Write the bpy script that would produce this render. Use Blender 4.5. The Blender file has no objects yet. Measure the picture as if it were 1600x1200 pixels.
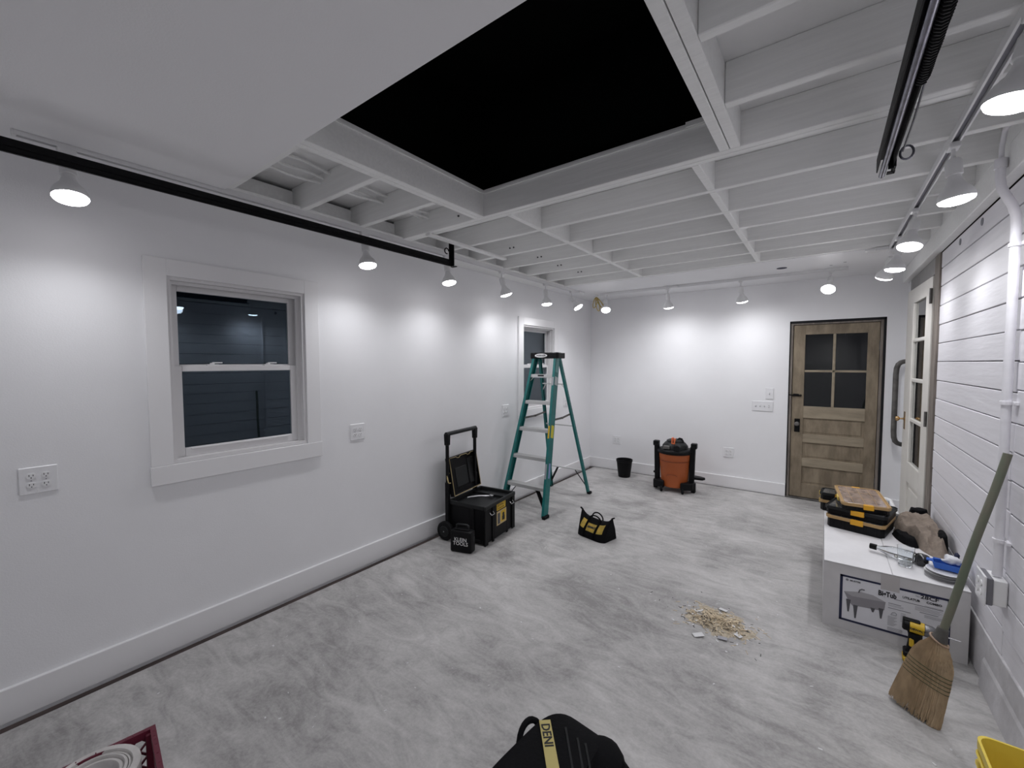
import bpy, bmesh, math, random
from mathutils import Vector, Matrix, noise
random.seed(7)
PI = math.pi
C = bpy.context.scene.collection
scene = bpy.context.scene

# ------------------------------------------------------------------ camera
YAW, PITCH, ROLL, FPX = 0.639405, -0.0489168, -0.0023367, 656.7
cd = bpy.data.cameras.new('camera')
cd.sensor_fit = 'HORIZONTAL'; cd.sensor_width = 36.0; cd.lens = FPX / 1600 * 36.0
cd.clip_start = 0.02
cam = bpy.data.objects.new('camera', cd); C.objects.link(cam)
fw = Vector((-math.sin(YAW) * math.cos(PITCH), math.cos(YAW) * math.cos(PITCH), math.sin(PITCH)))
rt = Vector((math.cos(YAW), math.sin(YAW), 0)); up = rt.cross(fw)
c_, s_ = math.cos(ROLL), math.sin(ROLL)
r2 = c_ * rt + s_ * up; u2 = -s_ * rt + c_ * up
M = Matrix((r2, u2, -fw)).transposed().to_4x4(); M.translation = Vector((2.8227, 0, 1.6))
cam.matrix_world = M
scene.camera = cam

# ------------------------------------------------------------------ world, exposure, light levels
w = bpy.data.worlds.new('night'); scene.world = w; w.use_nodes = True
w.node_tree.nodes['Background'].inputs[0].default_value = (0.05, 0.07, 0.11, 1)
w.node_tree.nodes['Background'].inputs[1].default_value = 0.02
scene.view_settings.view_transform = 'Standard'; scene.view_settings.look = 'None'
scene.view_settings.gamma = 1.0; scene.view_settings.use_curve_mapping = False
scene.view_settings.exposure = 0.0
LAMP_W = 20.5
LAMP_COL = (0.97, 0.975, 1.0)
LENS_E = 20.0
SPOT_A = 162.0

# ------------------------------------------------------------------ helpers
def mat(name, col, rough=0.6, metal=0.0, bump=0.0, bscale=60.0, var=0.0, vscale=6.0, emit=0.0, trans=0.0, ior=1.45,
        spec=0.5, stretch=None, col2=None, coat=0.0, detail=4.0):
    m = bpy.data.materials.new(name); m.use_nodes = True
    nt = m.node_tree; b = nt.nodes['Principled BSDF']; L = nt.links
    b.inputs['Base Color'].default_value = (*col, 1); b.inputs['Roughness'].default_value = rough
    b.inputs['Metallic'].default_value = metal; b.inputs['Specular IOR Level'].default_value = spec
    b.inputs['IOR'].default_value = ior; b.inputs['Transmission Weight'].default_value = trans
    if coat: b.inputs['Coat Weight'].default_value = coat
    if emit:
        b.inputs['Emission Color'].default_value = (*col, 1); b.inputs['Emission Strength'].default_value = emit
    if var or bump or col2:
        tc = nt.nodes.new('ShaderNodeTexCoord'); mp = nt.nodes.new('ShaderNodeMapping')
        L.new(tc.outputs['Object'], mp.inputs['Vector'])
        if stretch: mp.inputs['Scale'].default_value = stretch
    if var or col2:
        n = nt.nodes.new('ShaderNodeTexNoise'); n.inputs['Scale'].default_value = vscale; n.inputs['Detail'].default_value = detail
        n.inputs['Roughness'].default_value = 0.6
        L.new(mp.outputs[0], n.inputs['Vector'])
        r = nt.nodes.new('ShaderNodeValToRGB')
        a = col2 if col2 else tuple(max(0, c * (1 - var)) for c in col)
        z = col if col2 else tuple(min(1, c * (1 + var)) for c in col)
        r.color_ramp.elements[0].color = (*a, 1); r.color_ramp.elements[0].position = 0.35
        r.color_ramp.elements[1].color = (*z, 1); r.color_ramp.elements[1].position = 0.65
        L.new(n.outputs['Fac'], r.inputs['Fac']); L.new(r.outputs['Color'], b.inputs['Base Color'])
    if bump:
        n2 = nt.nodes.new('ShaderNodeTexNoise'); n2.inputs['Scale'].default_value = bscale; n2.inputs['Detail'].default_value = 3
        L.new(mp.outputs[0], n2.inputs['Vector'])
        bp = nt.nodes.new('ShaderNodeBump'); bp.inputs['Strength'].default_value = bump; bp.inputs['Distance'].default_value = 0.004
        L.new(n2.outputs['Fac'], bp.inputs['Height']); L.new(bp.outputs['Normal'], b.inputs['Normal'])
    return m

class MB:
    def __init__(s): s.bm = bmesh.new()
    def _bev(s, vs, bev, seg=1):
        if bev > 0:
            es = list({e for v in vs for e in v.link_edges})
            bmesh.ops.bevel(s.bm, geom=es, offset=bev, segments=seg, affect='EDGES', profile=0.5)
    def box(s, x0, x1, y0, y1, z0, z1, bev=0.0, seg=1, rot=None, piv=None):
        m = Matrix.Translation(((x0 + x1) / 2, (y0 + y1) / 2, (z0 + z1) / 2)) @ Matrix.Diagonal((x1 - x0, y1 - y0, z1 - z0, 1))
        if rot is not None:
            p = Vector(piv if piv else ((x0 + x1) / 2, (y0 + y1) / 2, (z0 + z1) / 2))
            m = Matrix.Translation(p) @ rot.to_4x4() @ Matrix.Translation(-p) @ m
        r = bmesh.ops.create_cube(s.bm, size=1, matrix=m); s._bev(r['verts'], bev, seg); return s
    def bar(s, p0, p1, w_, h_, upv=(0, 0, 1), bev=0.0):
        p0 = Vector(p0); p1 = Vector(p1); d = p1 - p0; l = d.length; d.normalize(); u = Vector(upv)
        x = d.cross(u); 
        if x.length < 1e-6: x = d.cross(Vector((1, 0, 0)))
        x.normalize(); u = x.cross(d).normalized()
        m = Matrix((x * w_, d * l, u * h_)).transposed().to_4x4(); m.translation = (p0 + p1) / 2
        r = bmesh.ops.create_cube(s.bm, size=1, matrix=m); s._bev(r['verts'], bev); return s
    def cyl(s, p0, p1, r0, r1=None, n=20, caps=True):
        r1 = r0 if r1 is None else r1
        p0 = Vector(p0); p1 = Vector(p1); d = p1 - p0
        q = d.to_track_quat('Z', 'Y').to_matrix().to_4x4(); q.translation = (p0 + p1) / 2
        bmesh.ops.create_cone(s.bm, cap_ends=caps, segments=n, radius1=r0, radius2=r1, depth=d.length, matrix=q); return s
    def lathe(s, prof, o=(0, 0, 0), d=(0, 0, 1), n=28, closed=False):
        q = Vector(d).to_track_quat('Z', 'Y').to_matrix(); o = Vector(o); rings = []
        for (r, h) in prof:
            if r < 1e-6: rings.append([s.bm.verts.new(o + q @ Vector((0, 0, h)))])
            else: rings.append([s.bm.verts.new(o + q @ Vector((r * math.cos(2 * PI * k / n), r * math.sin(2 * PI * k / n), h))) for k in range(n)])
        for a, b in zip(rings, rings[1:]):
            if len(a) == 1 and len(b) == 1: continue
            for k in range(n):
                k2 = (k + 1) % n
                f = [a[0], b[k2], b[k]] if len(a) == 1 else ([a[k], a[k2], b[0]] if len(b) == 1 else [a[k], a[k2], b[k2], b[k]])
                if len(set(f)) > 2: s.bm.faces.new(f)
        return s
    def tube(s, pts, r, n=10, closed=False):
        pts = [Vector(p) for p in pts]; rings = []; N = len(pts); prev = None
        for i, p in enumerate(pts):
            if closed: t = (pts[(i + 1) % N] - pts[i - 1])
            else: t = pts[min(i + 1, N - 1)] - pts[max(i - 1, 0)]
            t.normalize()
            if prev is None:
                a = t.cross(Vector((0, 0, 1)));
                if a.length < 1e-3: a = t.cross(Vector((1, 0, 0)))
            else: a = prev - t * prev.dot(t)
            a.normalize(); prev = a; b = t.cross(a)
            rr = r[i] if isinstance(r, (list, tuple)) else r
            rings.append([s.bm.verts.new(p + rr * (math.cos(2 * PI * k / n) * a + math.sin(2 * PI * k / n) * b)) for k in range(n)])
        rg = list(zip(rings, rings[1:])) + ([(rings[-1], rings[0])] if closed else [])
        for a, b in rg:
            for k in range(n): s.bm.faces.new([a[k], a[(k + 1) % n], b[(k + 1) % n], b[k]])
        if not closed:
            s.bm.faces.new(rings[0][::-1]); s.bm.faces.new(rings[-1])
        return s
    def prism(s, poly, a0, a1, axis='z', bev=0.0):
        def P(u, v, h): return {'z': (u, v, h), 'y': (u, h, v), 'x': (h, u, v)}[axis]
        A = [s.bm.verts.new(P(u, v, a0)) for u, v in poly]; B = [s.bm.verts.new(P(u, v, a1)) for u, v in poly]
        n = len(poly); s.bm.faces.new(A[::-1]); s.bm.faces.new(B)
        for k in range(n): s.bm.faces.new([A[k], A[(k + 1) % n], B[(k + 1) % n], B[k]])
        if bev: bmesh.ops.bevel(s.bm, geom=list({e for v in A + B for e in v.link_edges}), offset=bev, segments=1, affect='EDGES')
        return s
    def loft(s, loops, cap=True):
        R = [[s.bm.verts.new(p) for p in l] for l in loops]; n = len(R[0])
        for a, b in zip(R, R[1:]):
            for k in range(n): s.bm.faces.new([a[k], a[(k + 1) % n], b[(k + 1) % n], b[k]])
        if cap: s.bm.faces.new(R[0][::-1]); s.bm.faces.new(R[-1])
        return s
    def sheet(s, grid):
        R = [[s.bm.verts.new(p) for p in l] for l in grid]
        for a, b in zip(R, R[1:]):
            for k in range(len(a) - 1): s.bm.faces.new([a[k], a[k + 1], b[k + 1], b[k]])
        return s
    def ball(s, c, r, sc=(1, 1, 1), n=16, rot=None):
        m = Matrix.Translation(c) @ (rot.to_4x4() if rot else Matrix()) @ Matrix.Diagonal((r * sc[0], r * sc[1], r * sc[2], 1))
        bmesh.ops.create_uvsphere(s.bm, u_segments=n, v_segments=max(6, n // 2), radius=1, matrix=m); return s
    def build(s, name, m, parent=None, smooth=False, label=None, cat=None, group=None, kind=None):
        bmesh.ops.recalc_face_normals(s.bm, faces=s.bm.faces)
        me = bpy.data.meshes.new(name); s.bm.to_mesh(me); s.bm.free()
        me.materials.append(m)
        if smooth:
            me.shade_smooth()
            try: me.set_sharp_from_angle(angle=math.radians(38))
            except Exception: pass
        o = bpy.data.objects.new(name, me); C.objects.link(o)
        if parent: o.parent = parent
        return tag(o, label, cat, group, kind)

def tag(o, label=None, cat=None, group=None, kind=None):
    if label: o['label'] = label
    if cat: o['category'] = cat
    if group: o['group'] = group
    if kind: o['kind'] = kind
    return o
def thing(name, label, cat, loc=(0, 0, 0), rz=0.0, group=None, kind=None):
    o = bpy.data.objects.new(name, None); C.objects.link(o); o.location = loc; o.rotation_euler = (0, 0, rz)
    o.empty_display_size = 0.05
    return tag(o, label, cat, group, kind)
def text(name, body, size, o, xdir, ydir, m, parent=None, ext=0.0006, bold=0.0, xs=1.0, center=False, label=None):
    cu = bpy.data.curves.new('t', 'FONT'); cu.body = body; cu.size = size; cu.extrude = ext; cu.offset = bold
    cu.resolution_u = 2; cu.space_line = 0.8
    if center: cu.align_x = 'CENTER'
    t = bpy.data.objects.new('t', cu); C.objects.link(t)
    bpy.context.view_layer.update()
    me = bpy.data.meshes.new_from_object(t.evaluated_get(bpy.context.evaluated_depsgraph_get()))
    bpy.data.objects.remove(t)
    x = Vector(xdir).normalized(); y = Vector(ydir).normalized(); z = x.cross(y)
    mm = Matrix((x * xs, y, z)).transposed().to_4x4(); mm.translation = Vector(o)
    me.transform(mm); me.materials.clear(); me.materials.append(m)
    ob = bpy.data.objects.new(name, me); C.objects.link(ob)
    if parent: ob.parent = parent
    return tag(ob, label)
def struct(b, name, m, parent=None, smooth=False): return b.build(name, m, parent, smooth, kind=None if parent else 'structure')

# ------------------------------------------------------------------ materials
WHT = (0.84, 0.84, 0.86)
m_wall = mat('white_wall_paint', WHT, 0.55, bump=0.12, bscale=160, var=0.012, vscale=2.5)
m_ceil = mat('white_ceiling_paint', (0.88, 0.875, 0.89), 0.75, bump=0.1, bscale=180)
m_joist = mat('white_painted_lumber', (0.89, 0.892, 0.885), 0.6, bump=0.25, bscale=30, var=0.03, vscale=10, stretch=(0.3, 6, 6))
m_deck = mat('white_painted_deck', (0.88, 0.88, 0.88), 0.7, bump=0.2, bscale=40, var=0.04, vscale=3)
m_trim = mat('white_trim_gloss', (0.82, 0.815, 0.83), 0.32, bump=0.05, bscale=80)
m_plank = mat('white_painted_plank', (0.80, 0.79, 0.83), 0.5, bump=0.5, bscale=14, var=0.03, vscale=5, stretch=(1, 0.25, 2.5))
m_vinyl = mat('white_vinyl', (0.74, 0.73, 0.74), 0.35)
m_dark = mat('dark_gap', (0.012, 0.012, 0.014), 0.9)
m_void = mat('black_attic', (0.006, 0.007, 0.0065), 0.95, spec=0.1)  # one even near-black for the space above the opening
m_sill = mat('brown_sill_plate', (0.055, 0.04, 0.038), 0.85, var=0.4, vscale=14, stretch=(1, 0.2, 1), bump=0.3)
m_glass = mat('window_glass', (0.85, 0.93, 1.0), 0.0, trans=1.0, ior=1.5)
m_glass.node_tree.nodes['Principled BSDF'].inputs['Specular Tint'].default_value = (0.70, 0.86, 1.0, 1)
m_glass3 = mat('door_glass', (0.8, 0.82, 0.8), 0.02, trans=1.0, ior=1.42)
m_glass2 = mat('clear_drinkware', (0.97, 0.99, 1.0), 0.02, trans=1.0, ior=1.42)
m_white = mat('white_plastic', (0.82, 0.82, 0.83), 0.35)
m_plate = mat('white_cover_plate', (0.80, 0.80, 0.82), 0.3)
m_slot = mat('outlet_slot', (0.08, 0.08, 0.09), 0.6)
m_blk = mat('black_metal', (0.006, 0.006, 0.007), 0.5, spec=0.15)
m_blkp = mat('black_plastic', (0.006, 0.006, 0.007), 0.45, bump=0.1, bscale=200, spec=0.18)
m_blkp2 = mat('charcoal_plastic', (0.016, 0.017, 0.018), 0.42, spec=0.25)
m_rub = mat('black_rubber', (0.008, 0.008, 0.009), 0.75, spec=0.2)
m_steel = mat('brushed_steel', (0.55, 0.55, 0.57), 0.28, metal=1.0, var=0.1, vscale=20)
m_dsteel = mat('dark_worn_steel', (0.16, 0.16, 0.19), 0.3, metal=1.0, var=0.25, vscale=18)
m_alu = mat('aluminium_tread', (0.62, 0.62, 0.62), 0.42, metal=0.6, bump=0.2, bscale=120)
m_green = mat('teal_fiberglass', (0.012, 0.15, 0.145), 0.42, var=0.12, vscale=12, bump=0.1)
m_yel = mat('yellow_plastic', (0.62, 0.40, 0.02), 0.45)
m_yeld = mat('yellow_fabric', (0.72, 0.52, 0.11), 0.7, var=0.2, vscale=20)
m_cream = mat('cream_gasket', (0.50, 0.40, 0.20), 0.6)
m_org = mat('orange_plastic', (0.43, 0.105, 0.028), 0.42, var=0.06, vscale=4)
m_orgb = mat('bright_orange_plastic', (0.80, 0.20, 0.08), 0.45)
m_black_fab = mat('black_nylon', (0.006, 0.006, 0.007), 0.85, bump=0.5, bscale=90, spec=0.12)
m_blue = mat('blue_plastic', (0.02, 0.11, 0.48), 0.4)
m_navy = mat('navy_ink', (0.012, 0.016, 0.05), 0.6)
m_ink = mat('black_ink', (0.015, 0.015, 0.02), 0.6)
m_grayink = mat('grey_ink', (0.22, 0.22, 0.25), 0.6)
m_lightink = mat('light_grey_ink', (0.36, 0.36, 0.39), 0.6)
m_paper = mat('white_print_panel', (0.68, 0.68, 0.72), 0.5)
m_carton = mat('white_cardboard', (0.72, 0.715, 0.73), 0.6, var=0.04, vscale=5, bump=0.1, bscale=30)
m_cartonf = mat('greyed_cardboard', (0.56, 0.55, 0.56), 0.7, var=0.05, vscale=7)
m_tape = mat('kraft_grey_tape', (0.47, 0.45, 0.45), 0.4)
m_doorwood = mat('weathered_stripped_wood', (0.30, 0.245, 0.175), 0.65, col2=(0.165, 0.13, 0.09), vscale=4.5, stretch=(2.2, 2.2, 0.7), bump=0.25, bscale=50, detail=8)
m_doorwood2 = mat('pale_stripped_wood', (0.31, 0.26, 0.19), 0.6, var=0.15, vscale=7, bump=0.2, stretch=(0.6, 1, 3))
m_jamb = mat('grey_brown_jamb', (0.19, 0.165, 0.145), 0.7, var=0.3, vscale=8, stretch=(4, 4, 0.5), bump=0.2)
m_jamb2 = mat('grey_painted_header', (0.27, 0.265, 0.26), 0.6, var=0.1, vscale=8)
m_offw = mat('off_white_door_paint', (0.74, 0.72, 0.68), 0.4, var=0.03)
m_brass = mat('aged_brass', (0.55, 0.38, 0.2), 0.25, metal=1.0)
m_iron = mat('grey_worn_iron', (0.11, 0.105, 0.10), 0.55, var=0.35, vscale=10)
m_handle = mat('green_painted_handle', (0.13, 0.155, 0.11), 0.6, col2=(0.19, 0.165, 0.13), vscale=9, stretch=(1, 1, 0.4))
m_straw = mat('broom_straw', (0.43, 0.32, 0.205), 0.8, var=0.15, vscale=40, stretch=(1, 1, 0.3))
m_thread = mat('green_stitching', (0.06, 0.07, 0.03), 0.8)
m_fleece = mat('taupe_fleece', (0.26, 0.215, 0.18), 0.95, var=0.12, vscale=30, bump=0.6, bscale=120, spec=0.1)
m_maroon = mat('maroon_plastic', (0.12, 0.012, 0.03), 0.4)
m_yellow_tub = mat('yellow_tub_plastic', (0.78, 0.60, 0.08), 0.4)
m_gold = mat('yellow_cable', (0.55, 0.42, 0.14), 0.5)
m_fix = mat('white_fixture', (0.78, 0.78, 0.79), 0.35)
m_lens = mat('lit_lamp_lens', (1.0, 0.98, 1.0), 0.4, emit=LENS_E)
m_dust = mat('sawdust', (0.46, 0.40, 0.31), 0.95, var=0.25, vscale=80)
m_shave = mat('wood_shaving', (0.58, 0.48, 0.34), 0.8, var=0.3, vscale=25)
m_chip = mat('paint_chip', (0.66, 0.66, 0.67), 0.7)
m_amber = mat('smoky_amber_lid', (0.33, 0.25, 0.21), 0.15, var=0.35, vscale=22, coat=0.5)
m_smoke = mat('smoky_clear_lid', (0.10, 0.105, 0.11), 0.12, var=0.3, vscale=20, coat=0.6)
m_tan = mat('tan_case_rim', (0.42, 0.27, 0.12), 0.45)
m_case_y = mat('amber_latch', (0.72, 0.36, 0.02), 0.4)
m_concw = mat('whitewashed_concrete', (0.60, 0.59, 0.61), 0.8, var=0.08, vscale=6, bump=0.8, bscale=18)

def concrete():
    m = bpy.data.materials.new('troweled_concrete'); m.use_nodes = True
    nt = m.node_tree; b = nt.nodes['Principled BSDF']; L = nt.links; N = nt.nodes.new
    tc = N('ShaderNodeTexCoord')
    def nz(scale, det, rough=0.6, dist=0.0, sc=(1, 1, 1), rot=0):
        mp = N('ShaderNodeMapping'); mp.inputs['Scale'].default_value = sc; mp.inputs['Rotation'].default_value = (0, 0, rot)
        n = N('ShaderNodeTexNoise'); n.inputs['Scale'].default_value = scale; n.inputs['Detail'].default_value = det
        n.inputs['Roughness'].default_value = rough; n.inputs['Distortion'].default_value = dist
        L.new(tc.outputs['Object'], mp.inputs[0]); L.new(mp.outputs[0], n.inputs['Vector']); return n
    a = nz(1.4, 8, 0.62, 0.6); s1 = nz(3.2, 7, 0.7, 1.6, (1, 2.6, 1), 0.5); f = nz(60, 5, 0.7)
    def mix(x, y, t):
        q = N('ShaderNodeMix'); q.data_type = 'FLOAT'; q.inputs[0].default_value = t
        L.new(x, q.inputs[2]); L.new(y, q.inputs[3]); return q.outputs[0]
    v = mix(mix(a.outputs['Fac'], s1.outputs['Fac'], 0.45), f.outputs['Fac'], 0.18)
    r = N('ShaderNodeValToRGB'); e = r.color_ramp.elements
    e[0].position = 0.39; e[0].color = (0.25, 0.243, 0.241, 1); e[1].position = 0.62; e[1].color = (0.55, 0.537, 0.533, 1)
    q = e.new(0.5); q.color = (0.405, 0.395, 0.392, 1)
    L.new(v, r.inputs['Fac'])
    # pale paint spatter
    vo = N('ShaderNodeTexVoronoi'); vo.inputs['Scale'].default_value = 3.3; L.new(tc.outputs['Object'], vo.inputs['Vector'])
    lt = N('ShaderNodeMath'); lt.operation = 'LESS_THAN'; lt.inputs[1].default_value = 0.018; L.new(vo.outputs['Distance'], lt.inputs[0])
    mx = N('ShaderNodeMix'); mx.data_type = 'RGBA'; L.new(lt.outputs[0], mx.inputs[0]); L.new(r.outputs['Color'], mx.inputs[6]); mx.inputs[7].default_value = (0.7, 0.7, 0.7, 1)
    L.new(mx.outputs[2], b.inputs['Base Color'])
    rr = N('ShaderNodeMapRange'); rr.inputs[3].default_value = 0.45; rr.inputs[4].default_value = 0.75
    L.new(s1.outputs['Fac'], rr.inputs[0]); L.new(rr.outputs[0], b.inputs['Roughness'])
    bp = N('ShaderNodeBump'); bp.inputs['Strength'].default_value = 0.25; bp.inputs['Distance'].default_value = 0.006
    L.new(v, bp.inputs['Height']); L.new(bp.outputs['Normal'], b.inputs['Normal'])
    b.inputs['Specular IOR Level'].default_value = 0.35
    return m
m_conc = concrete()

# ------------------------------------------------------------------ room shell
XL, YF, XR, YB = -0.085, 5.95, 3.5, -0.95      # left wall face, far wall face, right wall face, wall behind the camera
ZC = 2.55                                      # underside of the joists
def wall_boxes(b, axis, f0, f1, a0, a1, z0, z1, holes):
    cuts = sorted({a0, a1, *[h[0] for h in holes], *[h[1] for h in holes]})
    for p, q in zip(cuts, cuts[1:]):
        hs = sorted([(h[2], h[3]) for h in holes if h[0] <= p and h[1] >= q])
        z = z0; spans = []
        for lo, hi in hs: spans.append((z, lo)); z = hi
        spans.append((z, z1))
        for lo, hi in spans:
            if hi - lo > 1e-4:
                if axis == 'x': b.box(f0, f1, p, q, lo, hi)
                else: b.box(p, q, f0, f1, lo, hi)
    return b
struct(MB().box(0, 3.52, YB, 5.915, -0.16, 0), 'floor', m_conc)
W1 = (0.735, 1.492, 1.050, 2.083); W2 = (4.125, 4.835, 1.045, 2.062)
struct(wall_boxes(MB(), 'x', XL - 0.14, XL, YB, YF + 0.12, -0.2, 2.72, [W1, W2]), 'wall_left', m_wall)
DX0, DX1, DZ = 2.482, 3.338, 2.084
struct(wall_boxes(MB(), 'y', YF, YF + 0.12, XL, XR + 0.15, -0.2, 2.72, [(DX0, DX1, -0.02, DZ)]), 'wall_back', m_wall)
struct(MB().box(XL, XR + 0.15, YB - 0.12, YB, -0.2, 2.72), 'wall_front', m_wall)
RD0, RD1 = 4.44, 5.86                            # rough opening of the door in the right wall
wr = struct(wall_boxes(MB(), 'x', XR + 0.03, XR + 0.15, YB, YF, -0.16, 2.72, [(RD0 + 0.04, RD1 - 0.04, -0.02, 2.41)]), 'wall_right', m_dark)
# painted boards on the right wall, each its own piece, butt joint near the conduit
zs = [2.417, 2.297, 2.162, 2.02, 1.879, 1.742, 1.606, 1.466, 1.33, 1.199, 1.069, 0.938, 0.80, 0.665, 0.53, 0.40, 0.27]
zr = [2.417, 2.28, 2.134, 2.0, 1.879, 1.738, 1.60, 1.478, 1.332, 1.207, 1.075, 0.93, 0.795, 0.655, 0.53, 0.385, 0.25]
def plank(y0, y1, z0, z1, dx):
    b = MB(); b.box(3.50 + dx, 3.535, y0 + 0.0018, y1 - 0.0018, z0 + 0.0026, z1 - 0.0026, 0.0025)
    b.build('plank', m_plank, wr)
for k in range(16):
    jit = random.uniform(-0.02, 0.02); yb = 2.80 + jit
    plank(yb, RD0, zs[k + 1], zs[k], random.uniform(-0.001, 0.002))
    plank(YB, yb, zr[k + 1], zr[k], random.uniform(-0.002, 0.003))
struct(MB().box(3.499, 3.535, RD1, YF, 0, 2.417), 'trim_1', m_wall)
struct(MB().box(3.494, 3.535, YB, RD0, 0.0, 0.27, 0.003), 'baseboard_right', m_concw)
struct(MB().prism([(3.478, 0.0), (3.50, 0.0), (3.50, 0.165), (3.488, 0.13)], YB, 3.0, 'y'), 'trim_2', m_concw)
for yy, zz in ((3.913, 2.372), (3.443, 2.375), (2.999, 2.365)):
    b = MB(); b.cyl((3.501, yy, zz), (3.4965, yy, zz), 0.022, 0.021, 16); b.build('wall_hole', m_grayink, wr)  # grey discs for round holes; the shade inside is in their colour
# top beam on the right wall
struct(MB().box(3.448, 3.50, YB, YF, 2.42, 2.56, 0.004), 'trim_3', m_joist)

# ceiling: deck + joists + boards
ce = bpy.data.objects.new('ceiling', None); C.objects.link(ce); ce['kind'] = 'structure'
OX0, OX1, OY0, OY1 = 1.02, 2.415, 0.95, 2.12
b = MB(); zt = 2.70
b.box(XL, OX0, YB, OY1, zt, zt + 0.02); b.box(OX1, 3.52, YB, OY1, zt, zt + 0.02); b.box(XL, 3.52, OY1, YF, zt, zt + 0.02); b.box(OX0, OX1, YB, OY0, zt, zt + 0.02)
b.build('roof_deck', m_deck, ce)
b = MB()
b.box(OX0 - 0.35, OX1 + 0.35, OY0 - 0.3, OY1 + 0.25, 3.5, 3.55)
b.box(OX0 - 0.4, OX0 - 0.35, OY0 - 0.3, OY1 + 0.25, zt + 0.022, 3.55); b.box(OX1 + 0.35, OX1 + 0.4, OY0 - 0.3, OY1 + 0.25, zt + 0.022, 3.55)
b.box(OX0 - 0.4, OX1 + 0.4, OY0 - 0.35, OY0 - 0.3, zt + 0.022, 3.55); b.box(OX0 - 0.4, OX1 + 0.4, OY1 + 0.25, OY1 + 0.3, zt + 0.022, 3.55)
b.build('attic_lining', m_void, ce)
b = MB(); b.box(XL, OX0 - 0.36, YB, YF, 2.722, 2.74); b.build('attic_cover', m_void, ce)
def lumber(name, x0, x1, y0, y1, z0=ZC, z1=zt, bev=0.003): return MB().box(x0, x1, y0, y1, z0, z1, bev).build(name, m_joist, ce)
JY = [2.575, 2.985, 3.395, 3.80, 4.205, 4.615]
for y in JY: lumber('joist', 0.10, 3.455, y - 0.019, y + 0.019)
lumber('joist', 0.10, 3.455, 2.12, 2.157); lumber('joist', 0.10, 3.455, 2.16, 2.197)
for y in (1.36, 1.765):
    lumber('joist', 0.10, 0.943, y - 0.019, y + 0.019); lumber('joist', 2.50, 3.455, y - 0.019, y + 0.019)
lumber('joist', 0.10, 0.943, 0.935, 0.973)
lumber('joist', 0.943, 2.45, 0.90, 0.94)
lumber('joist', 2.50, 3.455, 0.93, 0.968)
lumber('header', 0.982, 1.02, 0.94, 2.12); lumber('header', 0.943, 0.980, 0.94, 2.12)
lumber('header', 2.415, 2.455, 0.93, 2.12); lumber('header', 2.459, 2.499, 0.93, 2.12)
for y in (0.55, 0.14, -0.27):
    lumber('joist', 2.50, 3.455, y - 0.019, y + 0.019)
lumber('header', 2.459, 2.499, YB, 0.93)
ends = [2.197] + [v for y in JY for v in (y - 0.019, y + 0.019)]
for a, bb in zip(ends[0::2], ends[1::2]):
    lumber('blocking', 1.150, 1.188, a, bb); lumber('blocking', 2.275, 2.313, a, bb)
rows = [(0.968, 1.341), (1.379, 1.746), (1.784, 2.12)] + list(zip(ends[0::2], ends[1::2]))
for a, bb in rows:
    lumber('rim_block', 0.10, 0.118, a, bb, ZC, 2.68)
    if a > 0.9: lumber('rim_block', 3.452, 3.462, a, bb, 2.562, 2.70)
lumber('strapping', 0.455, 0.50, 2.13, 3.05, 2.532, 2.549, 0.002)
lumber('ledger_strip', XL, 0.21, 0.94, 4.66, 2.549, 2.566, 0.001)
for p in ((0.10, 0.40),):
    pass
b = MB(); b.prism([(0.62, 2.33), (0.68, 2.33), (0.86, 2.56), (0.80, 2.56)], 2.56, 2.70, 'z') if False else None
# drywall: near ceiling and far soffit
b = MB(); b.box(0.212, 2.46, YB, 0.932, 2.536, 2.549); b.box(XL, 0.205, YB, 0.94, 2.545, 2.56)
b.build('drywall_panel', m_ceil, ce)
b = MB(); b.box(XL, 3.446, 4.638, YF, 2.548, 2.56); b.build('drywall_panel', m_wall, ce)
# edge of the black roof patch around the opening
b = MB(); b.box(1.02, 2.40, 2.112, 2.12, 2.695, 2.709); b.box(1.02, 1.026, 0.95, 2.12, 2.695, 2.706)
b.box(2.27, 2.40, 2.105, 2.12, 2.70, 2.722); b.build('deck_edge', m_joist, ce)
# round patch on a joist bay and dark hole in soffit
tag(MB().cyl((1.88, 2.995 + 0.19, 2.699), (1.88, 2.995 + 0.19, 2.66), 0.05, 0.045, 20).build('junction_box', m_iron), 'small grey round ceiling box between the joists', 'junction box')
b = MB(); b.cyl((2.45, 5.04, 2.5485), (2.45, 5.04, 2.546), 0.045, 0.045, 24); b.build('hole_patch', m_navy, ce)
for x, y in ((2.845, 5.18), (1.70, 5.40), (2.95, 5.10)):
    b = MB(); b.cyl((x, y, 2.5485), (x, y, 2.5465), 0.012, 0.012, 12); b.build('screw_patch', m_lightink, ce)
# cables stapled across the bays at the left
for i, (xa, xb, dz) in enumerate(((0.42, 0.50, 0), (0.50, 0.43, 0.02), (0.57, 0.50, 0.035))):
    pts = []
    for k in range(25):
        y = 0.97 + k * (2.12 - 0.97) / 24
        pts.append((xa + (xb - xa) * k / 24 + 0.004 * math.sin(k * 1.3 + i), y, 2.645 + dz + 0.005 * math.sin(k * 0.9 + i * 2)))
    MB().tube(pts, 0.008, 8).build('cable', m_joist, None, True, ['painted cable nearest the left wall in the joist bays', 'middle painted cable crossing the left joist bays', 'painted cable nearest the black opening in the left joist bays'][i], 'cable', 'painted cables in the left ceiling bays')
# nail / bolt marks on joists
for (x, y) in ((0.62, 3.376), (0.66, 3.376), (0.60, 3.781), (0.64, 3.781), (0.62, 4.186), (0.66, 4.186), (0.60, 2.966), (0.64, 2.966), (0.80, 2.118)):
    b = MB(); b.cyl((x, y, 2.60), (x, y - 0.006, 2.60), 0.007, 0.007, 8); b.build('nail_head', m_slot, ce)

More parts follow.
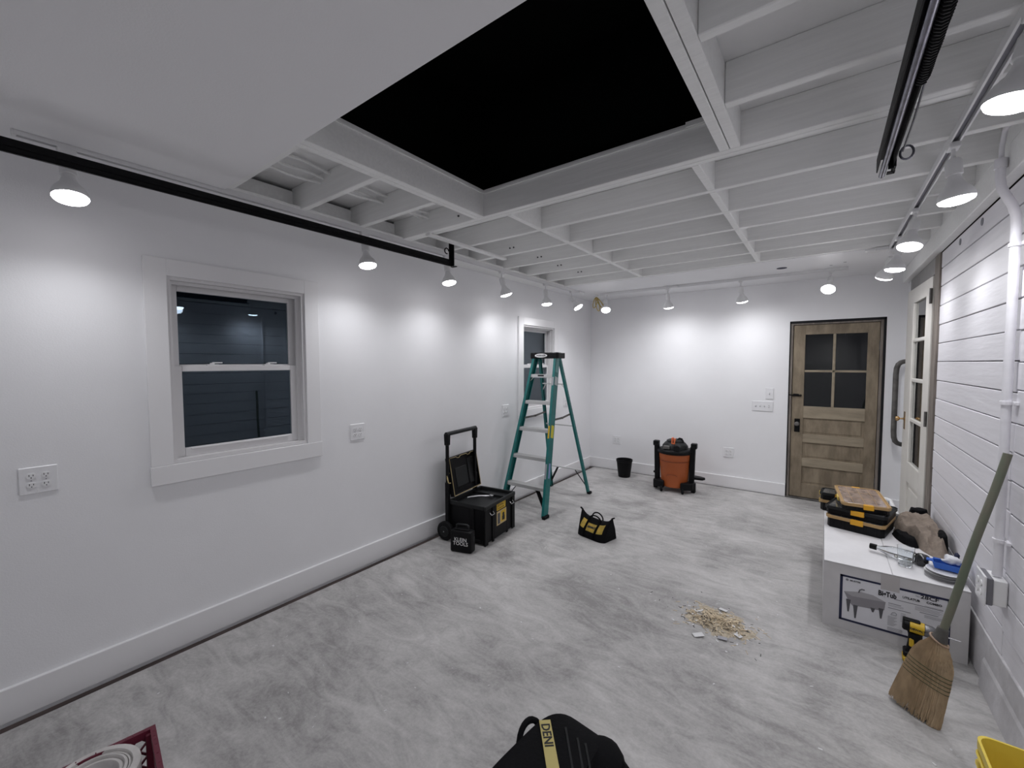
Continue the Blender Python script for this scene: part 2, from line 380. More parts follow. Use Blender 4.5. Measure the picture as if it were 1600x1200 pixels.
# baseboards and the strip between slab and wall
b = MB(); b.prism([(XL, 0.0), (-0.067, 0.0), (-0.067, 0.149), (-0.069, 0.152), (XL, 0.152)], YB, YF, 'y'); struct(b, 'baseboard_left', m_trim)
b = MB(); b.box(XL + 0.018, DX0 - 0.001, YF - 0.018, YF, 0.0, 0.148, 0.002); struct(b, 'baseboard_back', m_trim)
b = MB(); b.box(DX1 + 0.001, XR, YF - 0.018, YF, 0.0, 0.148, 0.002); struct(b, 'baseboard_side', m_trim)
struct(MB().box(-0.06, -0.001, YB, 5.93, -0.05, -0.012, 0.002), 'trim_5', m_sill)
struct(MB().box(XL, XR, 5.915, YF, -0.05, -0.02), 'trim_6', m_sill)
struct(MB().box(XL, XR, YB, YF, -0.20, -0.165), 'trim_7', m_dark)

# ------------------------------------------------------------------ windows
def window(n, y0, y1, z0, z1, xl=XL):
    w_ = bpy.data.objects.new('window_%d' % n, None); C.objects.link(w_); w_['kind'] = 'structure'
    cw = 0.098
    b = MB(); b.box(xl, xl + 0.018, y0 - cw, y0, z0 - 0.005, z1 + 0.092, 0.0015); b.build('casing', m_trim, w_)
    b = MB(); b.box(xl, xl + 0.018, y1, y1 + cw, z0 - 0.005, z1 + 0.092, 0.0015); b.build('casing', m_trim, w_)
    b = MB(); b.box(xl, xl + 0.018, y0, y1, z1, z1 + 0.092, 0.0015); b.build('casing', m_trim, w_)
    b = MB(); b.box(xl, xl + 0.024, y0 - cw - 0.004, y1 + cw + 0.004, z0 - 0.11, z0 - 0.006, 0.002); b.build('apron', m_trim, w_)
    # frame with stepped tracks
    b = MB()
    b.box(xl - 0.11, xl + 0.004, y0, y0 + 0.018, z0, z1); b.box(xl - 0.11, xl + 0.004, y1 - 0.018, y1, z0, z1)
    b.box(xl - 0.11, xl + 0.003, y0 + 0.018, y1 - 0.018, z1 - 0.018, z1); b.box(xl - 0.11, xl + 0.006, y0 + 0.0005, y1 - 0.0005, z0 - 0.004, z0 + 0.016)
    b.box(xl - 0.109, xl - 0.031, y0 + 0.018, y0 + 0.034, z0 + 0.016, z1 - 0.018); b.box(xl - 0.048, xl - 0.031, y1 - 0.04, y1 - 0.018, z0 + 0.016, z1 - 0.018)
    b.box(xl - 0.109, xl - 0.078, y1 - 0.034, y1 - 0.018, z0 + 0.016, z1 - 0.018)
    b.box(xl - 0.047, xl - 0.032, y0 + 0.034, y1 - 0.04, z1 - 0.036, z1 - 0.018); b.box(xl - 0.108, xl - 0.079, y0 + 0.034, y1 - 0.034, z1 - 0.033, z1 - 0.018)
    b.build('frame', m_vinyl, w_)
    zm = z0 + (z1 - z0) * 0.497
    def sash(nm, x0, x1, ya, yb, za, zb, bt, tp, sd):
        b = MB()
        b.box(x0, x1, ya, ya + sd, za, zb, 0.003); b.box(x0, x1, yb - sd, yb, za, zb, 0.003)
        b.box(x0, x1, ya + sd, yb - sd, za, za + bt, 0.003); b.box(x0, x1, ya + sd, yb - sd, zb - tp, zb, 0.003)
        s = b.build(nm, m_vinyl, w_)
        xm = (x0 + x1) / 2
        g = MB(); g.box(xm - 0.003, xm + 0.003, ya + sd - 0.004, yb - sd + 0.004, za + bt - 0.004, zb - tp + 0.004)
        g.build('pane', m_glass, s)
        return s
    sash('upper_sash', xl - 0.105, xl - 0.08, y0 + 0.03, y1 - 0.032, zm + 0.0, z1 - 0.03, 0.035, 0.035, 0.038)
    ls = sash('lower_sash', xl - 0.076, xl - 0.05, y0 + 0.028, y1 - 0.032, z0 + 0.016, zm + 0.028, 0.05, 0.034, 0.043)
    for fy in (0.30, 0.72):
        yy = y0 + (y1 - y0) * fy
        b = MB(); b.box(xl - 0.09, xl - 0.052, yy - 0.03, yy + 0.03, zm + 0.028, zm + 0.036, 0.002); b.cyl((xl - 0.07, yy, zm + 0.036), (xl - 0.07, yy, zm + 0.044), 0.012)
        b.bar((xl - 0.07, yy, zm + 0.045), (xl - 0.06, yy + 0.05, zm + 0.045), 0.012, 0.007)
        b.build('sash_lock', m_white, w_)
    b = MB(); b.box(xl - 0.055, xl - 0.040, y0 + 0.10, y1 - 0.10, z0 + 0.054, z0 + 0.062, 0.002); b.build('lift_rail', m_vinyl, ls)
    return w_
window(1, *W1); window(2, *W2)

# ------------------------------------------------------------------ far weathered door (door_1)
d1 = bpy.data.objects.new('door_1', None); C.objects.link(d1); d1['kind'] = 'structure'
b = MB(); b.box(DX0, DX0 + 0.010, YF - 0.002, YF + 0.11, 0, DZ); b.box(DX1 - 0.022, DX1, YF - 0.002, YF + 0.11, 0, DZ); b.box(DX0, DX1, YF - 0.002, YF + 0.11, DZ - 0.026, DZ)
b.build('reveal_gap', m_dark, d1)
b = MB(); b.box(DX0 + 0.010, DX0 + 0.034, YF + 0.004, YF + 0.11, 0, DZ - 0.026, 0.002); b.box(DX1 - 0.046, DX1 - 0.022, YF + 0.004, YF + 0.11, 0, DZ - 0.026, 0.002)
b.box(DX0 + 0.034, DX1 - 0.046, YF + 0.004, YF + 0.11, DZ - 0.045, DZ - 0.026, 0.002); b.build('jamb', m_jamb, d1)
b = MB(); b.box(DX0, DX1, YF - 0.01, YF + 0.12, -0.02, 0.010, 0.002); b.build('threshold', m_iron, d1)
LX0, LX1, LZ0, LZ1 = DX0 + 0.038, DX1 - 0.050, 0.016, DZ - 0.049
yA, yB = YF + 0.018, YF + 0.058
b = MB()
b.box(LX0, 2.635, yA, yB, LZ0, LZ1, 0.002); b.box(3.190, LX1, yA, yB, LZ0, LZ1, 0.002); b.build('stile', m_doorwood, d1)
def rail(z0, z1, m=m_doorwood): MB().box(2.635, 3.190, yA + 0.001, yB, z0, z1, 0.002).build('rail', m, d1)
rail(1.925, LZ1); rail(0.955, 1.093, m_doorwood2); rail(0.668, 0.765, m_doorwood2); rail(0.385, 0.482, m_doorwood2); rail(LZ0, 0.175)
for z0, z1 in ((0.765, 0.955), (0.482, 0.668), (0.175, 0.385)):
    b = MB(); b.box(2.635, 3.190, yA + 0.016, yB - 0.006, z0, z1); b.box(2.66, 3.165, yA + 0.012, yB - 0.006, z0 + 0.022, z1 - 0.022, 0.004); b.build('door_panel', m_doorwood, d1)
b = MB(); b.box(2.892, 2.918, yA + 0.004, yB - 0.004, 1.093, 1.925, 0.004); b.box(2.635, 3.190, yA + 0.004, yB - 0.004, 1.490, 1.515, 0.004); b.build('muntin', m_doorwood2, d1)
for x0, x1 in ((2.635, 2.892), (2.918, 3.190)):
    for z0, z1 in ((1.093, 1.490), (1.515, 1.925)):
        MB().box(x0, x1, yA + 0.016, yA + 0.021, z0, z1).build('pane', m_glass3, d1)
b = MB(); b.box(2.552, 2.606, yA - 0.004, yA, 0.785, 0.942, 0.002); lp = b.build('lock_plate', m_blk, d1)
b = MB(); b.lathe([(0, 0), (0.008, 0.0), (0.008, 0.022), (0.022, 0.030), (0.026, 0.042), (0.018, 0.055), (0, 0.058)], (2.579, yA - 0.004, 0.885), (0, -1, 0)); b.build('knob', m_iron, lp, True)
b = MB(); b.cyl((2.49, yA - 0.012, 1.22), (2.60, yA - 0.012, 1.218), 0.007); b.box(2.53, 2.59, yA - 0.006, yA, 1.205, 1.235, 0.002); b.ball((2.605, yA - 0.014, 1.218), 0.012); b.build('slide_bolt', m_blk, d1)
for z in (1.78, 0.30):
    b = MB(); b.box(LX1 - 0.004, LX1 + 0.014, yA - 0.005, yA + 0.006, z - 0.05, z + 0.05); b.cyl((LX1 + 0.004, yA - 0.006, z - 0.05), (LX1 + 0.004, yA - 0.006, z + 0.05), 0.006, n=10); b.build('hinge', m_iron, d1)
for z in (1.78,):
    pass

# ------------------------------------------------------------------ glazed white door in the right wall (door_2)
d2 = bpy.data.objects.new('door_2', None); C.objects.link(d2); d2['kind'] = 'structure'
b = MB(); b.box(3.488, 3.545, RD0 + 0.0, RD0 + 0.165, 0, 2.415, 0.003); b.build('jamb', m_jamb, d2)
b = MB(); b.box(3.492, 3.545, 5.76, RD1, 0, 2.415, 0.003); b.build('jamb', m_trim, d2)
b = MB(); b.box(3.490, 3.545, RD0 + 0.165, 5.76, 2.285, 2.415, 0.002); b.build('head_jamb', m_jamb2, d2)
b = MB(); b.box(3.500, 3.53, RD0 + 0.005, RD0 + 0.04, 2.20, 2.36, 0.002); b.build('jamb_block', m_iron, d2)
leaf = bpy.data.objects.new('leaf', None); C.objects.link(leaf); leaf.parent = d2
leaf.location = (3.482, RD0 + 0.18, 0); leaf.rotation_euler = (0, 0, math.radians(1.9))
LW = 0.95; LH = 2.275; T = 0.04
def lbox(y0, y1, z0, z1, x0=-0.0, x1=T, bev=0.002): return MB().box(x0, x1, y0, y1, z0, z1, bev)
S0, S1 = 0.19, 0.68
lbox(0, S0, 0.015, LH).build('stile', m_offw, leaf); lbox(S1, LW, 0.015, LH).build('stile', m_offw, leaf)
rz_ = [(2.14, LH), (0.50, 0.68), (0.015, 0.20)]
for a, bb in rz_: lbox(S0, S1, a, bb).build('rail', m_offw, leaf)
cz = [2.14, 1.80, 1.44, 1.075, 0.68]
for z in cz[1:4]: lbox(S0, S1, z - 0.016, z + 0.016, 0.004, T - 0.004, 0.005).build('muntin', m_offw, leaf)
for a, bb in zip(cz, cz[1:]):
    MB().box(0.018, 0.023, S0, S1, bb, a).build('pane', m_glass3, leaf)
b = MB()
for (y0, y1) in ((S0, S0 + 0.02), (S1 - 0.02, S1)): b.box(0.002, T - 0.004, y0, y1, 0.68, 2.14, 0.004)
b.build('glazing_bead', m_offw, leaf)
b = lbox(S0, S1, 0.20, 0.50, 0.016, T - 0.006, 0); b.box(0.008, 0.03, S0 + 0.05, S1 - 0.05, 0.25, 0.45, 0.006); b.build('door_panel', m_offw, leaf)
for z in (2.12, 1.15, 0.28):
    b = MB(); b.cyl((-0.008, 0.0, z - 0.06), (-0.008, 0.0, z + 0.06), 0.009, n=10); b.box(-0.004, 0.0, 0.0, 0.035, z - 0.055, z + 0.055); b.build('hinge', m_iron, leaf)
b = MB(); b.lathe([(0.0, 0), (0.024, 0), (0.022, 0.006), (0.008, 0.010), (0.008, 0.035), (0.022, 0.045), (0.026, 0.056), (0.018, 0.068), (0, 0.071)], (0, LW - 0.09, 1.06), (-1, 0, 0)); b.build('knob', m_brass, leaf, True)
b = MB(); b.box(-0.003, 0, LW - 0.12, LW - 0.06, 0.96, 1.13, 0.001); b.build('lock_plate', m_brass, leaf)
# grab handle on the wall beyond the leaf
gh = [(3.50, 5.83, 1.61), (3.47, 5.82, 1.61), (3.445, 5.81, 1.60), (3.425, 5.80, 1.58), (3.414, 5.80, 1.54), (3.410, 5.80, 1.48)]
pts = gh + [(3.410, 5.80, z) for z in (1.3, 1.1, 0.95)] + [(p[0], p[1], 2.37 - p[2]) for p in reversed(gh)]
MB().tube(pts, 0.023, 14).build('grab_handle', m_iron, None, True, 'long dark grey worn C-shaped pull handle beside the glazed white door', 'handle')

# ------------------------------------------------------------------ outlets and switches
def outlet(o, face, label, grp, blank=False):
    """face: '+x' plate on left wall, '-y' plate on far wall. Two-gang plate with four sockets."""
    t = thing('outlet_plate', label, 'outlet', o, {'+x': PI / 2, '-y': 0, '-x': -PI / 2}[face], grp)
    b = MB(); b.box(-0.062, 0.062, -0.007, 0, -0.062, 0.062, 0.003); b.build('cover_plate', m_plate, t)
    for sx in (-0.023, 0.023):
        for sz in (-0.021, 0.021):
            b = MB(); b.prism([(sx + 0.0145 * math.cos(a) * 1.05, sz + 0.0145 * max(-0.85, min(0.85, math.sin(a)))) for a in [2 * PI * k / 20 for k in range(20)]], -0.0105, -0.006, 'y')
            s = b.build('socket', m_white, t)
            b = MB(); b.box(sx - 0.0075, sx - 0.005, -0.0112, -0.0103, sz - 0.001, sz + 0.008); b.box(sx + 0.005, sx + 0.0075, -0.0112, -0.0103, sz, sz + 0.007)
            b.cyl((sx, -0.0112, sz - 0.007), (sx, -0.0103, sz - 0.007), 0.0025, n=8); b.build('slots', m_slot, s)
    for sx in (-0.023, 0.023):
        b = MB(); b.cyl((sx, -0.0082, 0), (sx, -0.006, 0), 0.003, n=8); b.build('screw', m_lightink, t)
    return t
outlet((XL, 0.234, 1.068), '+x', 'white four-socket outlet plate left of the near window, closest to the camera', 'wall outlets')
outlet((XL, 1.888, 1.072), '+x', 'white four-socket outlet plate right of the near window', 'wall outlets')
outlet((XL, 3.782, 1.068), '+x', 'white four-socket outlet plate just left of the far window beside the ladder', 'wall outlets')
outlet((XL, 5.17, 1.06), '+x', 'white four-socket outlet plate right of the far window, behind the ladder', 'wall outlets')
outlet((0.355, YF, 0.455), '-y', 'white four-socket outlet plate low on the far wall above the black bucket', 'wall outlets')
outlet((1.862, YF, 0.453), '-y', 'white four-socket outlet plate low on the far wall right of the shop vacuum', 'wall outlets')
def switches(cx, cz, n, label):
    t = thing('switch_plate', label, 'light switch', (cx, YF, cz))
    hw = 0.043 + 0.0228 * (n - 1) if n > 1 else 0.042
    hw = 0.112 if n == 4 else hw; hh = 0.061 if n == 4 else 0.068
    b = MB(); b.box(-hw, hw, -0.007, 0, -hh, hh, 0.003); b.build('cover_plate', m_plate, t)
    for k in range(n):
        x = (k - (n - 1) / 2) * 0.046
        b = MB(); b.box(x - 0.005, x + 0.005, -0.0085, -0.006, -0.012, 0.012); s = b.build('switch_slot', m_lightink, t)
        b = MB(); b.bar((x, -0.006, 0), (x, -0.019, 0.007 if k < 3 else -0.007), 0.007, 0.008); b.build('toggle', m_white, s)
switches(2.294, 1.228, 1, 'single white switch plate above the wide one left of the wooden door')
switches(2.222, 1.071, 4, 'wide white four-switch plate left of the wooden door')

# conduit and box on the right wall
pts = [(3.472, 2.79, 0.64), (3.472, 2.79, 1.2), (3.472, 2.79, 1.8), (3.472, 2.79, 2.18), (3.470, 2.792, 2.235), (3.460, 2.80, 2.285), (3.442, 2.815, 2.335), (3.430, 2.825, 2.375), (3.426, 2.83, 2.42), (3.426, 2.83, 2.49)]
cnd = thing('conduit', 'white painted vertical conduit with straps on the right board wall', 'conduit', (0, 0, 0))
MB().tube(pts, 0.0165, 14).build('pipe', m_plank, cnd, True)
MB().tube([(3.426, 2.83, 2.49), (3.424, 2.82, 2.55), (3.420, 2.77, 2.60), (3.425, 2.68, 2.615), (3.44, 2.61, 2.60)], 0.009, 10).build('flexible_whip', m_plank, cnd, True)
b = MB(); b.cyl((3.426, 2.83, 2.46), (3.426, 2.83, 2.50), 0.021); b.build('coupling', m_plank, cnd, True)
for z in (2.11, 1.42, 0.80):
    b = MB(); b.cyl((3.472, 2.79, z - 0.008), (3.472, 2.79, z + 0.008), 0.0215); b.box(3.485, 3.5, 2.745, 2.79, z - 0.008, z + 0.008, 0.002); b.build('strap', m_plank, cnd, True)
eb = thing('electrical_box', 'white surface outlet box with grey extension ring below the conduit', 'outlet box', (0, 0, 0))
b = MB(); b.box(3.452, 3.497, 2.745, 2.865, 0.515, 0.632, 0.004); b.build('back_box', m_white, eb)
b = MB(); b.box(3.432, 3.453, 2.742, 2.868, 0.512, 0.635, 0.003); b.build('extension_ring', mat('grey_steel_ring', (0.17, 0.17, 0.19), 0.5), eb)
b = MB(); b.box(3.424, 3.432, 2.738, 2.872, 0.506, 0.641, 0.003); b.build('cover_plate', m_plate, eb)
for sy in (-0.023, 0.023):
    for sz in (-0.021, 0.021):
        b = MB(); b.cyl((3.424, 2.805 + sy, 0.573 + sz), (3.420, 2.805 + sy, 0.573 + sz), 0.0145, 0.0145, 16); b.build('socket', m_white, eb)

# ------------------------------------------------------------------ track lights
def track(name_label, p0, p1, ends_=True):
    t = thing('light_track', name_label, 'light track', (0, 0, 0), 0, 'ceiling light tracks')
    p0 = Vector(p0); p1 = Vector(p1); d = (p1 - p0).normalized(); sd = Vector((0, 0, 1)).cross(d)
    b = MB(); b.bar(p0 + Vector((0, 0, 0.015)), p1 + Vector((0, 0, 0.015)), 0.036, 0.008)
    for s in (-1, 1): b.bar(p0 + sd * 0.0145 * s, p1 + sd * 0.0145 * s, 0.007, 0.024)
    b.build('rail', m_fix, t)
    b = MB(); b.bar(p0 + Vector((0, 0, 0.007)), p1 + Vector((0, 0, 0.007)), 0.020, 0.004); b.build('channel', m_grayink, t)
    for q, s in ((p0, -1), (p1, 1)): MB().bar(q, q + d * 0.012 * s, 0.038, 0.026).build('end_cap', m_fix, t)
    return t
ZT = 2.531
track('long white light track along the left wall ceiling', (0.19, 0.205, ZT), (0.19, 5.02, ZT))
track('white light track on the far soffit above the wooden door', (0.36, 5.36, ZT + 0.003), (2.97, 5.36, ZT + 0.003))
track('white light track under the joists along the right wall', (3.235, -0.60, ZT), (3.235, 4.62, ZT))
b = MB(); b.box(0.155, 0.225, 4.98, 5.12, 2.520, 2.548, 0.006); tag(b.build('track_connector', m_fix), 'small white feed connector at far end of left light track', 'track connector')
b = MB(); b.box(1.22, 1.36, 5.33, 5.39, 2.520, 2.548, 0.006); tag(b.build('track_connector', m_fix), 'white feed connector in the middle of the far light track', 'track connector')
b = MB(); b.lathe([(0, 0), (0.05, 0), (0.058, 0.008), (0.058, 0.02), (0, 0.02)], (3.13, 4.68, 2.527)); b.box(3.13, 3.235, 4.60, 4.64, 2.52, 2.545); tag(b.build('track_connector', m_fix, None, True), 'round white feed canopy at far end of right light track', 'track connector')

def lamp(pos, d, label, power=1.0, R=0.060, stem=0.045):
    t = thing('track_light', label, 'track light', pos, 0, 'track lights')
    d = Vector(d).normalized()
    b = MB(); b.box(-0.018, 0.018, -0.03, 0.03, -0.020, 0.004, 0.003); b.build('adapter', m_fix, t)
    b = MB(); b.cyl((0, 0, -0.02), (0, 0, -0.02 - stem), 0.007, n=12); b.ball((0, 0, -0.02 - stem), 0.012, n=12); b.build('stem', m_fix, t, True)
    o = Vector((0, 0, -0.02 - stem))
    b = MB(); b.lathe([(0, -0.006), (0.022, -0.004), (0.0275, 0.006), (0.0275, 0.062), (0.024, 0.064), (0, 0.064)], o, d); b.build('socket', m_fix, t, True)
    b = MB(); b.lathe([(0.021, 0.058), (0.022, 0.075), (0.030, 0.100), (R * 0.82, 0.125), (R * 0.97, 0.145), (R, 0.158), (R * 0.985, 0.166), (0, 0.166)], o, d); bb = b.build('bulb', m_fix, t, True)
    b = MB(); b.lathe([(R * 0.975, 0.1665), (R * 0.9, 0.174), (R * 0.6, 0.182), (0, 0.186)], o, d); b.build('lens', m_lens, bb, True)
    l = bpy.data.lights.new('lamp', 'SPOT'); l.energy = LAMP_W * power; l.color = LAMP_COL; l.spot_size = math.radians(SPOT_A); l.spot_blend = 1.0
    l.shadow_soft_size = R * 0.8
    lo = bpy.data.objects.new('lamp_light', l); C.objects.link(lo); lo.parent = t
    lo.location = o + d * 0.192; lo.rotation_euler = d.to_track_quat('-Z', 'Y').to_euler()
    return t
Z0 = ZT - 0.012
lamp((0.19, 0.345, Z0), (0.25, 0, -1), 'lit white track light nearest the camera on the left track', stem=0.03)
lamp((0.19, 1.80, Z0), (0.2, 0, -1), 'second lit track light on left track, right of the near window')
lamp((0.19, 2.60, Z0), (0.2, 0, -1), 'lit track light behind the end of the left black rail')
lamp((0.19, 3.37, Z0), (0.15, 0.28, -1), 'tilted lit track light left of the far window, above bare wall')
lamp((0.19, 4.20, Z0), (0.1, 0.0, -1), 'upright lit track light directly over the far window')
lamp((0.19, 4.83, Z0), (0.62, 0.1, -1), 'last track light of the left track, aimed away from the wall')
lamp((0.42, 5.36, Z0), (0.25, -0.5, -1), 'lit track light at left end of the far track facing the room')
lamp((1.24, 5.36, Z0), (0.0, 0.30, -1), 'second light of the far track, aimed at the far wall')
lamp((2.04, 5.36, Z0), (0.08, 0.32, -1), 'third light of the far track, left of the wooden door')
lamp((2.85, 5.36, Z0), (-0.15, -0.75, -0.9), 'bright lamp at right end of far track above the wooden door')
lamp((3.235, 4.62, Z0), (-0.25, 0.45, -1), 'farthest light of the right track, turned toward the far wall')
lamp((3.235, 4.22, Z0), (-0.1, 0.0, -1), 'fourth light of the right track, just before the glazed door')
lamp((3.235, 3.52, Z0), (-0.15, -0.25, -1), 'third lit track light from camera on the right track')
lamp((3.235, 2.58, Z0), (0.10, 0.02, -1), 'second lit track light from camera on the right track beside the conduit')
lamp((3.235, 1.72, Z0), (-0.18, 0.0, -1), 'large lit track light at the right edge of the picture')
lamp((3.235, 0.62, Z0), (-0.3, 0, -1), 'added fill light on the right track beside the camera, out of frame')  # unseen lamp, added to lift the ambient light
lamp((3.235, -0.42, Z0), (-0.4, 0, -1), 'added fill light on the right track behind the camera, out of frame')  # unseen lamp, added to brighten the dim lower left

# hanging yellow cable in the far left corner
t = thing('cable_bundle', 'looped yellow cable hanging from the ceiling in the far left corner', 'cable', (0.24, 5.45, 2.548))
b = MB(); b.cyl((0, 0, 0), (0, 0, -0.02), 0.03); b.build('cable_plate', m_fix, t)
for k, (dx, dy, l) in enumerate(((0.10, 0.02, 0.17), (0.06, -0.05, 0.20), (0.13, 0.0, 0.19), (-0.05, 0.03, 0.14))):
    pts = []
    for i in range(17):
        a = i / 16 * 2 * PI
        pts.append((dx * (1 - math.cos(a)) / 2 + 0.018 * math.sin(a), dy * (1 - math.cos(a)) / 2 + 0.02 * math.sin(a), -0.03 - l * (1 - math.cos(a)) / 2))
    MB().tube(pts, 0.006, 8, True).build('loop', m_gold, t, True)

# ------------------------------------------------------------------ garage door rails
t = thing('garage_door_rail', 'long black steel garage door rail hanging along the left side', 'rail', (0, 0, 0))
ye = 2.50; x0 = 0.372; z0 = 2.386
b = MB(); b.box(x0, x0 + 0.004, YB + 0.05, ye, z0, z0 + 0.052); b.box(x0 - 0.014, x0, YB + 0.05, ye - 0.02, z0 + 0.046, z0 + 0.050); b.box(x0 - 0.008, x0 + 0.004, YB + 0.05, ye, z0, z0 + 0.003)
b.build('channel', m_blk, t)
b = MB(); b.box(x0 + 0.004, x0 + 0.010, YB + 0.05, ye - 0.06, z0 + 0.022, z0 + 0.034); b.build('rib', m_blk, t)
b = MB(); b.box(x0 - 0.002, x0 + 0.034, ye - 0.03, ye - 0.024, z0, ZC + 0.02); b.box(x0 - 0.002, x0 + 0.002, ye - 0.05, ye - 0.024, z0, ZC + 0.02); b.build('hanger', m_blk, t)
b = MB(); b.box(x0 - 0.02, x0 + 0.03, ye - 0.01, ye + 0.012, z0 - 0.002, z0 + 0.004); b.build('end_foot', m_blk, t)
pts = [(x0 - 0.005, ye - 0.05 - 0.02 + 0.022 * math.cos(a), z0 + 0.115 + 0.022 * math.sin(a)) for a in [k / 15 * 2 * PI for k in range(13)]]
MB().tube(pts, 0.0045, 8).build('eye_bolt', m_blk, t, True)

t = thing('garage_door_rail', 'black garage door rail with extension spring overhead at the right', 'rail', (0, 0, 0))
x0 = 2.975; ye = 2.38; z0 = 2.40
b = MB(); b.box(x0, x0 + 0.004, YB + 0.05, ye, z0, z0 + 0.05); b.box(x0, x0 + 0.022, YB + 0.05, ye, z0 + 0.05, z0 + 0.055); b.build('channel', m_blk, t)
MB().tube([(x0 + 0.022, YB + 0.05, z0 + 0.006), (x0 + 0.022, 0.8, z0 + 0.006), (x0 + 0.022, ye + 0.06, z0 + 0.004)], 0.0105, 16).build('roller_track', m_dsteel, t, True)
b = MB(); b.box(x0 + 0.050, x0 + 0.054, 0.6, ye + 0.05, z0 + 0.01, z0 + 0.06); b.box(x0 + 0.032, x0 + 0.054, 0.6, ye + 0.05, z0 + 0.056, z0 + 0.060); b.build('angle_iron', m_blk, t)
b = MB(); b.box(x0 + 0.036, x0 + 0.062, ye + 0.02, ye + 0.05, z0 + 0.0, z0 + 0.004); b.box(x0 + 0.054, x0 + 0.060, ye - 0.04, ye + 0.05, z0, ZC); b.box(x0 + 0.036, x0 + 0.060, ye - 0.02, ye - 0.015, z0, ZC); b.build('hanger', m_blk, t)
pts = []
n = 1500; ys, yE = YB + 0.1, 1.72
for k in range(n):
    a = k / n; ang = a * 2 * PI * 190
    pts.append((x0 + 0.050 + 0.0145 * math.cos(ang), ys + (yE - ys) * a, z0 + 0.018 + 0.0145 * math.sin(ang)))
MB().tube(pts, 0.0036, 5).build('extension_spring', m_blk, t, True)
pts = [(x0 + 0.085 + 0.020 * math.cos(a), 2.28 + 0.02, z0 + 0.03 + 0.026 * math.sin(a)) for a in [k / 16 * 2 * PI for k in range(16)]]
MB().tube(pts, 0.004, 8, True).build('spring_ring', m_dsteel, t, True)
MB().tube([(x0 + 0.062, 1.72, z0 + 0.03), (x0 + 0.07, 2.0, z0 + 0.032), (x0 + 0.072, 2.29, z0 + 0.034)], 0.003, 6).build('safety_cable', m_dsteel, t, True)


# ------------------------------------------------------------------ step ladder
L0 = thing('step_ladder', 'teal fiberglass step ladder with aluminium steps and black top cap', 'ladder', (0.27, 3.62, 0))
H = 1.69
def fr(sx, z):   # front rail centre line
    t = z / H; return Vector((sx * (0.285 - 0.135 * t), 0.0 + 0.47 * t, z))
def rr(sx, z):
    t = z / H; return Vector((sx * (0.275 - 0.135 * t), 1.03 - 0.50 * t, z))
for sx in (-1, 1):
    b = MB(); p0, p1 = fr(sx, 0.015), fr(sx, H)
    b.bar(p0, p1, 0.008, 0.088, (0, -1, 0.2), 0.002)
    for q in (-0.041, 0.041): b.bar(p0 + Vector((-sx * 0.012, q, 0)), p1 + Vector((-sx * 0.012, q, 0)), 0.026, 0.006, (0, -1, 0.2))
    b.build('front_rail', m_green, L0)
    b = MB(); p0, p1 = rr(sx, 0.012), rr(sx, H - 0.01)
    b.bar(p0, p1, 0.006, 0.040, (0, -1, -0.2), 0.002); b.bar(p0 + Vector((-sx * 0.012, 0.018, 0)), p1 + Vector((-sx * 0.012, 0.018, 0)), 0.024, 0.005, (0, 1, 0)); b.bar(p0 + Vector((-sx * 0.012, -0.018, 0)), p1 + Vector((-sx * 0.012, -0.018, 0)), 0.024, 0.005, (0, 1, 0))
    b.build('rear_rail', m_green, L0)
    p = fr(sx, 0); b = MB(); b.box(p.x - 0.020, p.x + 0.020, p.y - 0.045, p.y + 0.05, 0, 0.035, 0.006); b.build('foot', m_rub, L0)
    p = rr(sx, 0); b = MB(); b.box(p.x - 0.022, p.x + 0.022, p.y - 0.03, p.y + 0.03, 0, 0.03, 0.006); b.build('foot', m_rub, L0)
for k in range(1, 6):
    z = 0.295 * k; a, c2 = fr(-1, z), fr(1, z)
    b = MB(); b.box(a.x + 0.004, c2.x - 0.004, a.y - 0.038, a.y + 0.045, z - 0.004, z, 0.001)
    b.box(a.x + 0.004, c2.x - 0.004, a.y - 0.040, a.y - 0.036, z - 0.036, z, 0.001); b.box(a.x + 0.004, c2.x - 0.004, a.y + 0.042, a.y + 0.045, z - 0.022, z)
    for q in range(6): b.box(a.x + 0.01, c2.x - 0.01, a.y - 0.03 + q * 0.013, a.y - 0.026 + q * 0.013, z, z + 0.0015)
    b.build('step', m_alu, L0)
for z in (0.30, 0.86, 1.36):
    a, c2 = rr(-1, z), rr(1, z); b = MB(); b.bar(a, c2, 0.028, 0.012); b.build('cross_bar', m_alu, L0)
